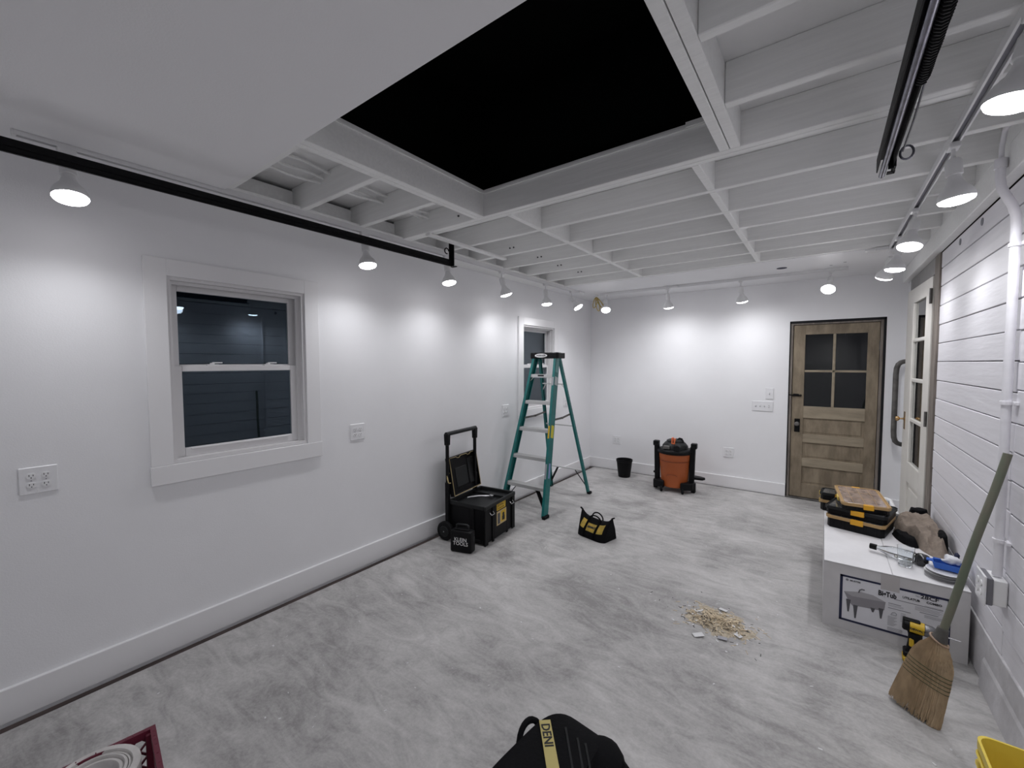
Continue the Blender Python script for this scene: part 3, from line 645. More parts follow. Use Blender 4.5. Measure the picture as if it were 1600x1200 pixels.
for sx in (-1, 1):
    b = MB(); p = fr(sx, 0.285); q = fr(sx, 0.08); b.bar(p + Vector((-sx * 0.14, 0, -0.005)), q + Vector((-sx * 0.012, 0, 0)), 0.045, 0.008, (0, 0, 1)); b.build('knee_brace', m_blk, L0)
    b = MB(); p = rr(sx, 0.29); q = rr(sx, 0.08); b.bar(p + Vector((-sx * 0.13, 0, 0)), q + Vector((-sx * 0.012, 0, 0)), 0.030, 0.006, (0, 0, 1)); b.build('knee_brace', m_blk, L0)
    b = MB(); p = rr(sx, 1.355); q = rr(sx, 1.28); b.bar(p + Vector((-sx * 0.06, 0, 0)), q + Vector((-sx * 0.006, 0, 0)), 0.014, 0.006); p = fr(sx, 1.475); q = fr(sx, 1.40); b.bar(p + Vector((-sx * 0.06, 0, -0.01)), q + Vector((-sx * 0.01, 0, 0)), 0.014, 0.006); b.build('corner_brace', m_alu, L0)
    # spreader bars slightly bowed
    p = fr(sx, 0.98) + Vector((-sx * 0.02, 0.03, 0)); q = rr(sx, 0.98) + Vector((-sx * 0.02, 0, 0.03)); mid = (p + q) / 2 + Vector((0, 0, -0.012))
    b = MB(); b.bar(p, mid, 0.004, 0.022); b.bar(mid, q, 0.004, 0.022); b.cyl(mid - Vector((0.008, 0, 0)), mid + Vector((0.008, 0, 0)), 0.012, n=10); b.build('spreader', m_iron, L0)
b = MB(); b.prism([(-0.175, 0.405), (0.175, 0.405), (0.185, 0.43), (0.180, 0.585), (-0.180, 0.585), (-0.185, 0.43)], H - 0.035, H + 0.030, 'z', 0.006)
cap = b.build('top_cap', m_blkp, L0)
b = MB()
for x in (-0.13, -0.06, 0.0, 0.07, 0.13): b.box(x - 0.018, x + 0.018, 0.45, 0.55, H + 0.030, H + 0.034, 0.003)
b.build('cap_tray', m_blkp2, cap)
b = MB(); b.prism([(-0.03 + 0.082 * math.cos(a), H - 0.002 + 0.022 * math.sin(a)) for a in [2 * PI * k / 28 for k in range(28)]], 0.4025, 0.405, 'y'); badge = b.build('badge', m_white, cap)
text('badge_lettering', 'WERNER', 0.030, (-0.03, 0.4015, H - 0.012), (1, 0, 0), (0, 0, 1), m_ink, cap, 0.0004, 0.0006, 1.05, True)
def rail_sticker(sx, za, zb, m, nm='sticker', w2=0.026):
    p, q = fr(sx, za), fr(sx, zb); b = MB(); b.bar(p + Vector((sx * 0.0048, 0, 0)), q + Vector((sx * 0.0048, 0, 0)), 0.0008, w2 * 2, (0, -1, 0.2)); return b.build(nm, m, L0)
rail_sticker(1, 0.80, 0.93, mat('yellow_label', (0.66, 0.58, 0.05), 0.5), w2=0.026); rail_sticker(1, 0.39, 0.54, mat('blue_white_label', (0.25, 0.32, 0.55), 0.5), w2=0.016)
rail_sticker(1, 1.36, 1.45, mat('pale_label', (0.5, 0.55, 0.56), 0.5), w2=0.03); rail_sticker(1, 1.50, 1.66, mat('grey_green_label', (0.12, 0.28, 0.27), 0.5), w2=0.028)
# text face on the near flange side of the rail
for (za, zb, m_) in ((0.80, 0.93, m_yel), (0.39, 0.54, m_lightink), (1.36, 1.45, m_lightink)):
    p, q = fr(1, za), fr(1, zb); off = Vector((-0.012, -0.0455, 0)); b = MB(); b.bar(p + off, q + off, 0.020, 0.001, (0, -1, 0.2)); b.build('sticker', m_, L0)
b = MB(); p = fr(0, 1.475); b.box(-0.05, 0.03, p.y - 0.0415, p.y - 0.0402, 1.453, 1.472); b.build('step_label', m_ink, L0)

# ------------------------------------------------------------------ rolling tool box with open lid
TB = thing('rolling_tool_box', 'large black rolling tool box with raised handle and open lid', 'tool box', (0.495, 2.735, 0), math.radians(7))
# local: +y along the front face, -x towards the wall
Wd, Ln, Hh = 0.40, 0.53, 0.355
def ringbox(b, x0, x1, y0, y1, z0, z1, t, bot=0.012):
    b.box(x0, x0 + t, y0, y1, z0, z1, 0.004); b.box(x1 - t, x1, y0, y1, z0, z1, 0.004)
    b.box(x0 + t, x1 - t, y0, y0 + t, z0, z1, 0.002); b.box(x0 + t, x1 - t, y1 - t, y1, z0, z1, 0.002); b.box(x0 + t, x1 - t, y0 + t, y1 - t, z0, z0 + bot)
b = MB(); ringbox(b, -Wd, -0.012, 0.012, Ln - 0.012, 0.012, Hh - 0.03, 0.012); b.build('body', m_blkp, TB)
b = MB(); ringbox(b, -Wd - 0.008, 0.004, 0.0, Ln, Hh - 0.035, Hh, 0.022, 0.0001); b.build('rim', m_blkp2, TB)
for y0, y1 in ((0.0, 0.055), (0.125, 0.155), (0.37, 0.40), (0.475, 0.53)):
    b = MB(); b.box(-0.014, 0.0, y0, y1, 0.0, Hh - 0.03, 0.005); b.build('rib', m_blkp, TB)
b = MB(); b.box(-0.30, -0.05, 0.0, 0.012, 0.03, 0.05, 0.003); b.box(-0.16, -0.12, 0.0, 0.013, 0.05, Hh - 0.04, 0.004); b.build('side_rib', m_blkp, TB)
b = MB(); b.box(-Wd + 0.02, -0.02, 0.37, 0.38, 0.2, Hh - 0.01); b.build('tray_wall', m_blkp2, TB)
b = MB(); b.box(-0.30, -0.03, 0.39, 0.51, 0.30, 0.325, 0.004); b.build('tray', m_blkp2, TB)
b = MB(); b.tube([(-0.33, 0.20, 0.335), (-0.25, 0.26, 0.345), (-0.16, 0.33, 0.34)], 0.008, 8); b.box(-0.17, -0.13, 0.32, 0.35, 0.332, 0.35, 0.003); wr1 = b.build('screwdriver', m_steel, None, True)
wr1.location = TB.location; wr1.rotation_euler = TB.rotation_euler; tag(wr1, 'steel hand tool lying inside the open black tool box', 'hand tool')
for yy in (0.09, 0.44):
    b = MB(); b.tube([(0.004, yy - 0.02, 0.285), (0.022, yy - 0.02, 0.265), (0.022, yy + 0.03, 0.265), (0.004, yy + 0.03, 0.285)], 0.004, 8); b.build('latch', m_steel, TB, True)
b = MB(); b.box(0.0, 0.0018, 0.19, 0.345, 0.262, 0.325); b.build('name_label', m_yel, TB)
text('name_lettering', 'DEWALT', 0.034, (0.0024, 0.196, 0.294), (0, 1, 0), (0, 0, 1), m_ink, TB, 0.0003, 0.0004, 1.0)
text('name_lettering', 'TOUGHSYSTEM', 0.017, (0.0024, 0.197, 0.272), (0, 1, 0), (0, 0, 1), m_ink, TB, 0.0003, 0.0002, 1.0)
b = MB(); b.box(-0.012, 0.0018, 0.165, 0.36, 0.13, 0.33, 0.0); b.build('front_panel', m_blkp, TB) if False else b.bm.free()
b = MB(); b.box(0.0, 0.0018, 0.19, 0.36, 0.125, 0.252); lb = b.build('picture_label', mat('tan_label', (0.55, 0.42, 0.22), 0.5), TB)
b = MB(); b.box(0.0018, 0.0024, 0.205, 0.245, 0.135, 0.235); b.build('label_print', m_slot, lb)
b = MB(); b.box(0.0018, 0.0024, 0.262, 0.345, 0.14, 0.242); b.build('label_print', m_yel, lb)
b = MB(); b.lathe([(0, 0), (0.018, 0)], (0.0026, 0.305, 0.205), (1, 0, 0), 14); b.box(0.0024, 0.0030, 0.283, 0.327, 0.150, 0.192); b.build('label_figure', m_ink, lb)
b = MB(); b.box(-0.014, 0.0, 0.155, 0.37, 0.02, 0.33, 0.002); b.build('front_panel', m_blkp, TB)
# lid, leaning on the handle, interior facing the room
lid = bpy.data.objects.new('lid', None); C.objects.link(lid); lid.parent = TB; lid.location = (-0.345, 0.02, Hh + 0.03); lid.rotation_euler = (0, math.radians(-10), math.radians(2))
b = MB(); b.box(-0.045, -0.035, 0, 0.46, 0, 0.355, 0.004)
b.box(-0.04, 0, 0, 0.012, 0, 0.355, 0.003); b.box(-0.04, 0, 0.448, 0.46, 0, 0.355, 0.003); b.box(-0.04, 0, 0.012, 0.448, 0, 0.012, 0.003); b.box(-0.04, 0, 0.012, 0.448, 0.343, 0.355, 0.003)
b.build('lid_shell', m_blkp, lid)
b = MB(); b.tube([(0.002, 0.006, 0.006), (0.002, 0.454, 0.006), (0.002, 0.454, 0.349), (0.002, 0.35, 0.349), (0.002, 0.33, 0.335), (0.002, 0.30, 0.335), (0.002, 0.28, 0.349), (0.002, 0.18, 0.349), (0.002, 0.16, 0.335), (0.002, 0.13, 0.335), (0.002, 0.11, 0.349), (0.002, 0.006, 0.349)], 0.0028, 6, True); b.build('gasket', m_cream, lid)
b = MB(); b.box(-0.036, -0.028, 0.11, 0.30, 0.06, 0.24, 0.004); b.box(-0.036, -0.026, 0.32, 0.42, 0.05, 0.30, 0.004); b.build('lid_panel', m_blkp2, lid)
b = MB(); b.tube([(-0.02, 0.0, 0.13), (-0.02, -0.03, 0.135), (-0.02, -0.035, 0.18), (-0.02, -0.03, 0.215), (-0.02, 0.0, 0.22)], 0.006, 8); b.build('side_handle', m_cream, lid, True)
# telescopic handle
for yy in (-0.005, 0.43):
    b = MB(); b.box(-Wd - 0.022, -Wd + 0.016, yy - 0.018, yy + 0.018, 0.12, 0.52, 0.004); b.build('post_sleeve', m_blkp, TB)
    b = MB(); b.box(-Wd - 0.016, -Wd + 0.010, yy - 0.013, yy + 0.013, 0.50, 0.93, 0.003); b.build('handle_post', m_blkp, TB)
    b = MB(); b.prism([(yy - 0.026, 0.965), (yy + 0.026, 0.965), (yy + 0.020, 0.86), (yy - 0.020, 0.86)], -Wd - 0.024, -Wd + 0.018, 'x', 0.005); b.build('handle_corner', m_blkp, TB)
b = MB(); b.cyl((-Wd - 0.003, -0.02, 0.962), (-Wd - 0.003, 0.445, 0.962), 0.019, n=16); b.build('handle_grip', m_blkp2, TB, True)
for yy in (-0.045, 0.54):
    b = MB(); b.lathe([(0, -0.022), (0.055, -0.022), (0.08, -0.018), (0.086, -0.010), (0.086, 0.010), (0.08, 0.018), (0.055, 0.022), (0, 0.022)], (-Wd + 0.0, yy, 0.087), (0, 1, 0), 28); wl = b.build('wheel', m_rub, TB, True)
    b = MB(); b.lathe([(0, 0.0), (0.045, 0.0), (0.05, 0.004), (0.05, 0.006), (0.0, 0.006)], (-Wd, yy - 0.026 if yy < 0 else yy + 0.02, 0.087), (0, 1, 0), 20); b.build('hub', m_blkp2, wl)
    b = MB(); b.cyl((-Wd, yy - 0.030, 0.087), (-Wd, yy - 0.024, 0.087), 0.006, n=10); b.build('axle_nut', m_steel, wl)
b = MB(); b.box(-Wd - 0.03, -Wd + 0.04, 0.0, Ln, 0.0, 0.13, 0.01); b.build('wheel_bracket', m_blkp, TB)

# small black box in front of it
KB = thing('small_tool_case', 'small black square case with white lettering beside the rolling tool box', 'tool case', (0.300, 2.500, 0), math.radians(17))
b = MB(); b.box(0, 0.20, 0, 0.09, 0.0, 0.185, 0.016, 2); b.build('case_body', m_blkp, KB, True)
b = MB(); b.box(0.004, 0.196, 0.045, 0.049, -0.0, 0.19, 0.0); b.build('seam', m_dark, KB) if False else b.bm.free()
b = MB(); b.box(0.03, 0.17, 0.025, 0.065, 0.184, 0.197, 0.005); b.build('top_block', m_blkp, KB)
b = MB(); b.tube([(0.045, 0.045, 0.19), (0.045, 0.045, 0.222), (0.055, 0.045, 0.228), (0.145, 0.045, 0.228), (0.155, 0.045, 0.222), (0.155, 0.045, 0.19)], 0.009, 10); b.build('handle', m_blkp2, KB, True)
b = MB(); b.box(0.199, 0.205, 0.03, 0.06, 0.09, 0.14, 0.003); b.build('side_latch', m_blkp2, KB)
text('case_lettering', 'KLEIN', 0.044, (0.100, -0.0012, 0.100), (1, 0, 0), (0, 0, 1), m_lightink if False else mat('white_lettering', (0.7, 0.7, 0.7), 0.5), KB, 0.0005, 0.0004, 1.0, True)
text('case_lettering', 'TOOLS', 0.044, (0.100, -0.0012, 0.066), (1, 0, 0), (0, 0, 1), bpy.data.materials['white_lettering'], KB, 0.0005, 0.0004, 1.0, True)

# ------------------------------------------------------------------ soft bags
def lerp(a, b_, t): return a + (b_ - a) * t
class Bag:
    """soft bag lofted along local x, ridge on top; front face towards -y"""
    def __init__(s, L, D, hfun, topw=0.02, bulge=0.02, pinch=0.35, flare=0.0, seed=1):
        s.L, s.D, s.h, s.tw, s.bu, s.pi, s.fl, s.sd = L, D, hfun, topw, bulge, pinch, flare, seed
    def pt(s, u, v, side):     # u along 0..1, v 0 bottom..1 ridge, side -1 front, +1 back
        e = abs(2 * u - 1)
        hw = s.D / 2 * (1 - s.pi * e ** 6)
        top = s.tw / 2 * (1 - 0.6 * e ** 4)
        w_ = lerp(hw, top, v ** 1.35) + s.bu * math.sin(PI * v) * (1 - e ** 4)
        x = (u - 0.5) * s.L * (1 + s.fl * v * v)
        z = s.h(u) * v
        n_ = noise.noise(Vector((x * 14 + s.sd, side * 3 + z * 14, s.sd))) * 0.006 * math.sin(PI * min(1, v * 1.02))
        return Vector((x, side * (w_ + n_), z))
    def body(s, nu=28, nv=12):
        b = MB(); loops = []
        for i in range(nu + 1):
            u = i / nu; l = [s.pt(u, j / nv, -1) for j in range(nv + 1)] + [s.pt(u, 1 - j / nv, 1) for j in range(nv + 1)]
            loops.append(l)
        return b.loft(loops)
    def patch(s, u0, u1, v0, v1, side=-1, off=0.0025, n=8, skew=0.0):
        g = []
        for i in range(n + 1):
            row = []
            for j in range(n + 1):
                v = lerp(v0, v1, j / n); u = lerp(u0, u1, i / n) + skew * (v - v0)
                p = s.pt(u, v, side); row.append(p + Vector((0, side * off, 0.0)))
            g.append(row)
        b = MB(); b.sheet(g)
        r = bmesh.ops.solidify(b.bm, geom=b.bm.faces[:], thickness=-0.0015 * side)
        return b
hb = lambda u: 0.165 + 0.050 * abs(2 * u - 1) ** 5 - 0.012 * math.sin(PI * u)
B1 = thing('tool_bag', 'small black and yellow open tool bag on the bare concrete floor', 'tool bag', (1.165, 3.545, 0), math.radians(-13))
bg = Bag(0.315, 0.235, hb, 0.03, 0.020, 0.30, 0.10)
bg.body().build('bag_body', m_black_fab, B1, True)
bg.patch(0.10, 0.26, 0.48, 0.88, skew=0.10).build('yellow_panel', m_yeld, B1, True)
bg.patch(0.35, 0.64, 0.42, 0.80).build('yellow_panel', m_yeld, B1, True)
bg.patch(0.72, 0.90, 0.42, 0.84, skew=-0.02).build('yellow_panel', m_yeld, B1, True)
bg.patch(0.28, 0.34, 0.02, 0.97, off=0.005).build('strap', m_black_fab, B1, True); bg.patch(0.655, 0.71, 0.02, 0.97, off=0.005).build('strap', m_black_fab, B1, True)
bg.patch(0.38, 0.60, 0.88, 0.985, 1).build('yellow_panel', m_yeld, B1, True)
p = bg.pt(0.5, 0.64, -1); q = bg.pt(0.5, 0.74, -1)
text('bag_lettering', 'DEWALT', 0.024, (-0.041, p.y - 0.009, p.z - 0.004), (1, 0, 0), (0, q.y - p.y, q.z - p.z), m_ink, B1, 0.002, 0.0012, 0.88)
for side, dz, xo in ((-1, 0.04, 0.0), (1, 0.055, -0.01)):
    pts = [(-0.062 + xo, side * 0.022, 0.15)] + [(-0.062 * math.cos(a) + xo, side * 0.024, 0.152 + dz * math.sin(a)) for a in [PI * k / 12 for k in range(1, 12)]] + [(0.062 + xo, side * 0.022, 0.15)]
    MB().tube(pts, 0.0065, 8).build('carry_handle', m_black_fab, B1, True)
for sx in (-1, 1):
    b = MB(); b.bar((sx * 0.165, 0, hb(0) - 0.012), (sx * 0.195, 0, hb(0) + 0.004), 0.016, 0.012, bev=0.003); b.build('end_tab', m_black_fab, B1)
b = MB(); b.bar((-0.15, 0, 0.17), (0.15, 0, 0.165), 0.010, 0.006); b.build('zipper', m_blkp2, B1) if False else b.bm.free()

# big black bag at the bottom edge
hb2 = lambda u: 0.455 * (1 - 0.10 * abs(2 * u - 1) ** 6)
B2 = thing('duffel_bag', 'large black fabric bag with a yellow lettered strip, cut by the bottom edge', 'bag', (2.205, 0.965, 0), math.radians(84))
g2 = Bag(0.50, 0.26, hb2, 0.20, 0.022, 0.15, -0.04, seed=5)
g2.body(32, 16).build('bag_body', m_black_fab, B2, True)
dv = Vector((-0.68, -0.73, 0)).normalized(); pv = Vector((0.73, -0.68, 0)).normalized(); ztop = 0.4575
b = MB(); b.bar(Vector((0.125, 0.085, ztop)), Vector((-0.055, -0.105, ztop)), 0.036, 0.003); st = b.build('lettered_strip', mat('strip_yellow', (0.50, 0.42, 0.16), 0.6), B2)
text('strip_lettering', 'DENI', 0.038, Vector((0.118, 0.078, ztop + 0.002)) - pv * 0.013 + dv * 0.004, dv, pv, m_ink, st, 0.0006, 0.0006, 0.95)
for q, nm, e_ in ((0.058, 'zipper', 0.085), (0.078, 'seam', 0.105), (0.030, 'seam', 0.045)):
    b = MB(); b.bar(Vector((0.16, 0.075, ztop - 0.003)) + pv * q + dv * e_, Vector((-0.02, -0.10, ztop - 0.004)) + pv * q, 0.006, 0.004); b.build(nm, m_blkp2, B2)
pts = [Vector((0.10 + 0.055 * math.cos(a), 0.120 + 0.02 * math.sin(a), 0.375 + 0.060 * math.sin(a))) for a in [PI * k / 12 for k in range(13)]]
MB().tube(pts, 0.010, 8).build('carry_handle', m_black_fab, B2, True)
b = MB(); b.ball(Vector((0.175, -0.085, 0.365)), 0.085, (1.1, 0.9, 1.0), 20); b.ball(Vector((0.02, -0.12, 0.32)), 0.09, (1.5, 0.8, 1.0), 20); b.build('side_pocket', m_black_fab, B2, True)
pts = [Vector((0.22, -0.13, 0.39)), Vector((0.20, -0.165, 0.395)), Vector((0.13, -0.185, 0.385)), Vector((0.03, -0.205, 0.34)), Vector((-0.06, -0.21, 0.27))]
MB().tube(pts, [0.014, 0.016, 0.014, 0.014, 0.014], 8).build('shoulder_strap', m_black_fab, B2, True)
b = MB(); b.box(0.07, 0.10, -0.212, -0.188, 0.34, 0.39, 0.003); b.build('buckle', m_blkp2, B2)

# ------------------------------------------------------------------ bucket
t = thing('waste_bucket', 'small round black plastic bucket against the far baseboard', 'bucket', (0.588, 5.66, 0))
b = MB(); b.lathe([(0, 0.004), (0.078, 0.0), (0.082, 0.004), (0.108, 0.225), (0.113, 0.227), (0.113, 0.245), (0.109, 0.247), (0.105, 0.243), (0.079, 0.012), (0, 0.012)], n=32); b.build('bucket_wall', m_blkp, t, True)
b = MB(); b.lathe([(0.1075, 0.215), (0.1115, 0.217), (0.1115, 0.222), (0.1085, 0.224)], n=32); b.build('rim_ring', m_blkp2, t, True)

# ------------------------------------------------------------------ shop vacuum
V = thing('shop_vacuum', 'orange and black wet dry shop vacuum standing by the far wall', 'vacuum cleaner', (1.335, 5.45, 0), math.radians(4))
b = MB(); b.lathe([(0, 0.055), (0.150, 0.055), (0.160, 0.065), (0.166, 0.16), (0.168, 0.165), (0.182, 0.40), (0.186, 0.405), (0.190, 0.475), (0, 0.475)], n=40); b.build('drum', m_org, V, True)
b = MB(); b.lathe([(0.183, 0.376), (0.1865, 0.380), (0.1865, 0.384), (0.1835, 0.388)], n=40); b.build('drum_groove', mat('dark_orange', (0.22, 0.05, 0.015), 0.5), V, True)
MB().tube([(0.062 * math.cos(a) , -0.171 - 0.003 * math.sin(a) , 0.205 + 0.020 * math.sin(a)) for a in [PI * k / 14 for k in range(15)]], 0.004, 6).build('drum_arch', bpy.data.materials['dark_orange'], V, True)
b = MB(); b.lathe([(0.150, 0.472), (0.196, 0.470), (0.208, 0.478), (0.212, 0.495), (0.205, 0.515), (0.190, 0.525), (0.150, 0.53), (0, 0.53)], n=40); b.build('lid_ring', m_blkp, V, True)
b = MB(); b.lathe([(0.155, 0.52), (0.150, 0.565), (0.120, 0.602), (0.105, 0.608), (0.100, 0.628), (0.07, 0.642), (0, 0.644)], n=36); b.build('motor_head', m_blkp2, V, True)
b = MB(); b.box(-0.11, -0.035, -0.168, -0.12, 0.535, 0.575, 0.004); b.build('intake_plate', m_iron, V)
b = MB(); b.cyl((0.055, -0.125, 0.555), (0.055, -0.185, 0.548), 0.042, 0.042, 24, False); b.lathe([(0.030, 0.0), (0.044, 0), (0.044, 0.016), (0.030, 0.016)], (0.055, -0.186, 0.548), (0, 1, 0), 24); b.build('port_ring', m_blkp2, V, True)
b = MB(); b.cyl((0.055, -0.13, 0.555), (0.055, -0.180, 0.549), 0.031); b.build('port', m_dark, V, True)
b = MB(); b.box(-0.022, -0.006, -0.125, -0.06, 0.595, 0.675, 0.003); b.box(-0.022, 0.022, -0.125, -0.112, 0.595, 0.608, 0.003); b.box(0.006, 0.020, -0.125, -0.06, 0.595, 0.665, 0.003); b.build('switch_handle', m_orgb, V)
b = MB(); b.tube([(0.03, -0.05, 0.635), (0.05, 0.0, 0.655), (0.08, -0.02, 0.652), (0.105, -0.03, 0.610)], 0.012, 10); b.build('carry_handle', m_blkp, V, True)
for sx in (-1, 1):
    b = MB(); b.bar((sx * 0.203, -0.03, 0.08), (sx * 0.215, -0.03, 0.57), 0.060, 0.055, (0, 1, 0), 0.006); b.build('side_post', m_blkp, V)
    b = MB(); b.box(sx * 0.225 - 0.035, sx * 0.225 + 0.035, -0.055, 0.025, 0.545, 0.61, 0.01, 2); b.build('post_cap', m_blkp, V)
    b = MB(); b.prism([(sx * 0.235, 0.0), (sx * 0.235, -0.12), (sx * 0.10, -0.17), (sx * 0.10, -0.10), (sx * 0.13, 0.0)], 0.045, 0.13, 'z', 0.004); b.build('caddy_foot', m_blkp, V)
    b = MB(); b.lathe([(0, -0.014), (0.028, -0.014), (0.034, -0.008), (0.034, 0.008), (0.028, 0.014), (0, 0.014)], (sx * 0.125, -0.165, 0.034), (1, 0.3, 0), 20); b.build('caster', m_rub, V, True)
    b = MB(); b.bar((sx * 0.225, -0.02, 0.0), (sx * 0.225, -0.02, 0.12), 0.05, 0.07, (0, 1, 0), 0.008); b.build('rear_foot', m_blkp, V)
b = MB(); b.prism([(0.20, 0.08), (0.30, 0.06), (0.355, 0.02), (0.33, -0.03), (0.22, -0.04)], 0.165, 0.195, 'z', 0.006); b.build('floor_nozzle', m_blkp, V)
b = MB(); b.prism([(-0.20, 0.08), (-0.27, 0.06), (-0.27, 0.02), (-0.20, 0.0)], 0.175, 0.20, 'z', 0.005); b.build('crevice_tool', m_blkp, V)

# ------------------------------------------------------------------ carton on the floor and what lies on it
BX0, BX1, BY0, BY1, BZ = 2.852, 3.472, 3.155, 4.42, 0.398
K = thing('sink_carton', 'long white cardboard carton printed with a laundry sink, by the right wall', 'carton', (0, 0, 0))
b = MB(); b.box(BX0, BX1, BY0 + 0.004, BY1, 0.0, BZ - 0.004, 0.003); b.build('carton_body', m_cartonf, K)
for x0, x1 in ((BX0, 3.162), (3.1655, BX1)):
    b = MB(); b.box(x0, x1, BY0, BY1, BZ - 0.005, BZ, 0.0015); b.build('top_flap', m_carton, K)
yf = BY0 + 0.0035
def pr(name, x0, x1, z0, z1, m, d=0.0012, par=K):
    b = MB(); b.box(x0, x1, yf - d, yf + 0.001, z0, z1); return b.build(name, m, par)
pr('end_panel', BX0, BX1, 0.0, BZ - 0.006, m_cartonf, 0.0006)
pnl = pr('print_panel', 2.940, 3.394, 0.064, 0.322, m_paper)
for (x0, x1, z0, z1) in ((2.932, 2.945, 0.060, 0.331), (3.388, 3.402, 0.060, 0.331), (2.932, 3.402, 0.055, 0.067), (2.932, 3.116, 0.321, 0.332), (3.196, 3.402, 0.319, 0.331)):
    pr('border', x0, x1, z0, z1, m_navy, 0.002)
pr('tape', 3.116, 3.196, 0.300, 0.392, m_tape, 0.0024)
yt = yf - 0.0022
def tx(s_, size, x, z, m, xs=1.0, bold=0.0, nm='print_lettering'): return text(nm, s_, size, (x, yt, z), (1, 0, 0), (0, 0, 1), m, K, 0.0002, bold, xs)
tx('BigTub', 0.040, 3.106, 0.262, m_ink, 0.70, 0.0016)
tx('UTILATUB', 0.0165, 3.209, 0.277, m_ink, 0.93, 0.0006); tx('COMBO', 0.0165, 3.306, 0.2790, m_ink, 1.0, 0.0006)
tx('28CF', 0.028, 3.281, 0.300, m_ink, 1.20, 0.0007); tx('No.', 0.012, 3.262, 0.303, m_grayink)
tx('MUSTEE', 0.013, 2.978, 0.302, m_ink, 1.05, 0.0003)
b = MB(); b.cyl((2.965, yt, 0.307), (2.965, yt - 0.0004, 0.307), 0.007); b.build('small_mark', m_grayink, K)
random.seed(3)
def line(x0, x1, z, h, m): pr('print_line', x0, x1, z, z + h, m, 0.0018)
line(3.176, 3.372, 0.256, 0.0035, m_grayink); line(3.300, 3.372, 0.262, 0.002, m_lightink)
for i, z in enumerate((0.247, 0.241, 0.235, 0.229)): line(3.262, 3.370 - 0.01 * (i % 2), z, 0.0022, m_lightink)
line(3.281, 3.355, 0.219, 0.0035, m_grayink)
for i, z in enumerate((0.210, 0.204, 0.198)): line(3.300, 3.368, z, 0.0022, m_lightink)
line(3.151, 3.205, 0.227, 0.0035, m_grayink)
for z in (0.219, 0.213): line(3.151, 3.215, z, 0.002, m_lightink)
line(3.151, 3.245, 0.200, 0.0035, m_grayink)
MB().tube([(3.163, yt, 0.165), (3.170, yt, 0.178), (3.180, yt, 0.182), (3.188, yt, 0.175), (3.186, yt, 0.165)], 0.0012, 5, True).build('print_icon', m_grayink, K)
for i in range(9): line(3.151, 3.19 - 0.006 * (i % 3), 0.150 - i * 0.0062, 0.0026, m_lightink)
for i in range(6): line(3.205, 3.225, 0.185 - i * 0.009, 0.003, m_lightink)
for i in range(5): line(3.151, 3.215, 0.088 - i * 0.0045, 0.0018, m_lightink)
# printed sink picture
m_pg = mat('print_grey', (0.26, 0.25, 0.27), 0.6); m_pg2 = mat('print_light_grey', (0.38, 0.37, 0.39), 0.6); m_pdk = mat('print_dark_grey', (0.09, 0.09, 0.10), 0.6)
def flat(name, poly, m, d): 
    b = MB(); b.prism(poly, yf - d, yf - d + 0.0008, 'y'); b.build(name, m, K)
flat('sink_picture', [(2.952, 0.232), (3.03, 0.252), (3.085, 0.250), (3.140, 0.228), (3.12, 0.214), (2.99, 0.214)], m_pg2, 0.0018)
flat('sink_picture', [(2.952, 0.232), (2.99, 0.214), (2.998, 0.185), (2.995, 0.155), (2.975, 0.180)], m_pg, 0.0020)
flat('sink_picture', [(2.99, 0.214), (3.140, 0.228), (3.135, 0.180), (3.12, 0.172), (2.998, 0.160)], m_pg, 0.0021)
for (x, z1, z0) in ((3.008, 0.165, 0.086), (3.122, 0.185, 0.125), (2.975, 0.19, 0.115), (3.086, 0.175, 0.150)):
    flat('sink_picture', [(x - 0.012, z1), (x + 0.010, z1), (x + 0.003, z0), (x - 0.004, z0)], m_pdk, 0.0023)
MB().tube([(3.02, yt, 0.246), (3.024, yt, 0.262), (3.034, yt, 0.270), (3.046, yt, 0.268)], 0.0028, 6).build('sink_picture', m_pdk, K, True)
flat('sink_picture', [(3.00, 0.236), (3.06, 0.244), (3.10, 0.232), (3.05, 0.222)], m_pdk, 0.0020) if False else None

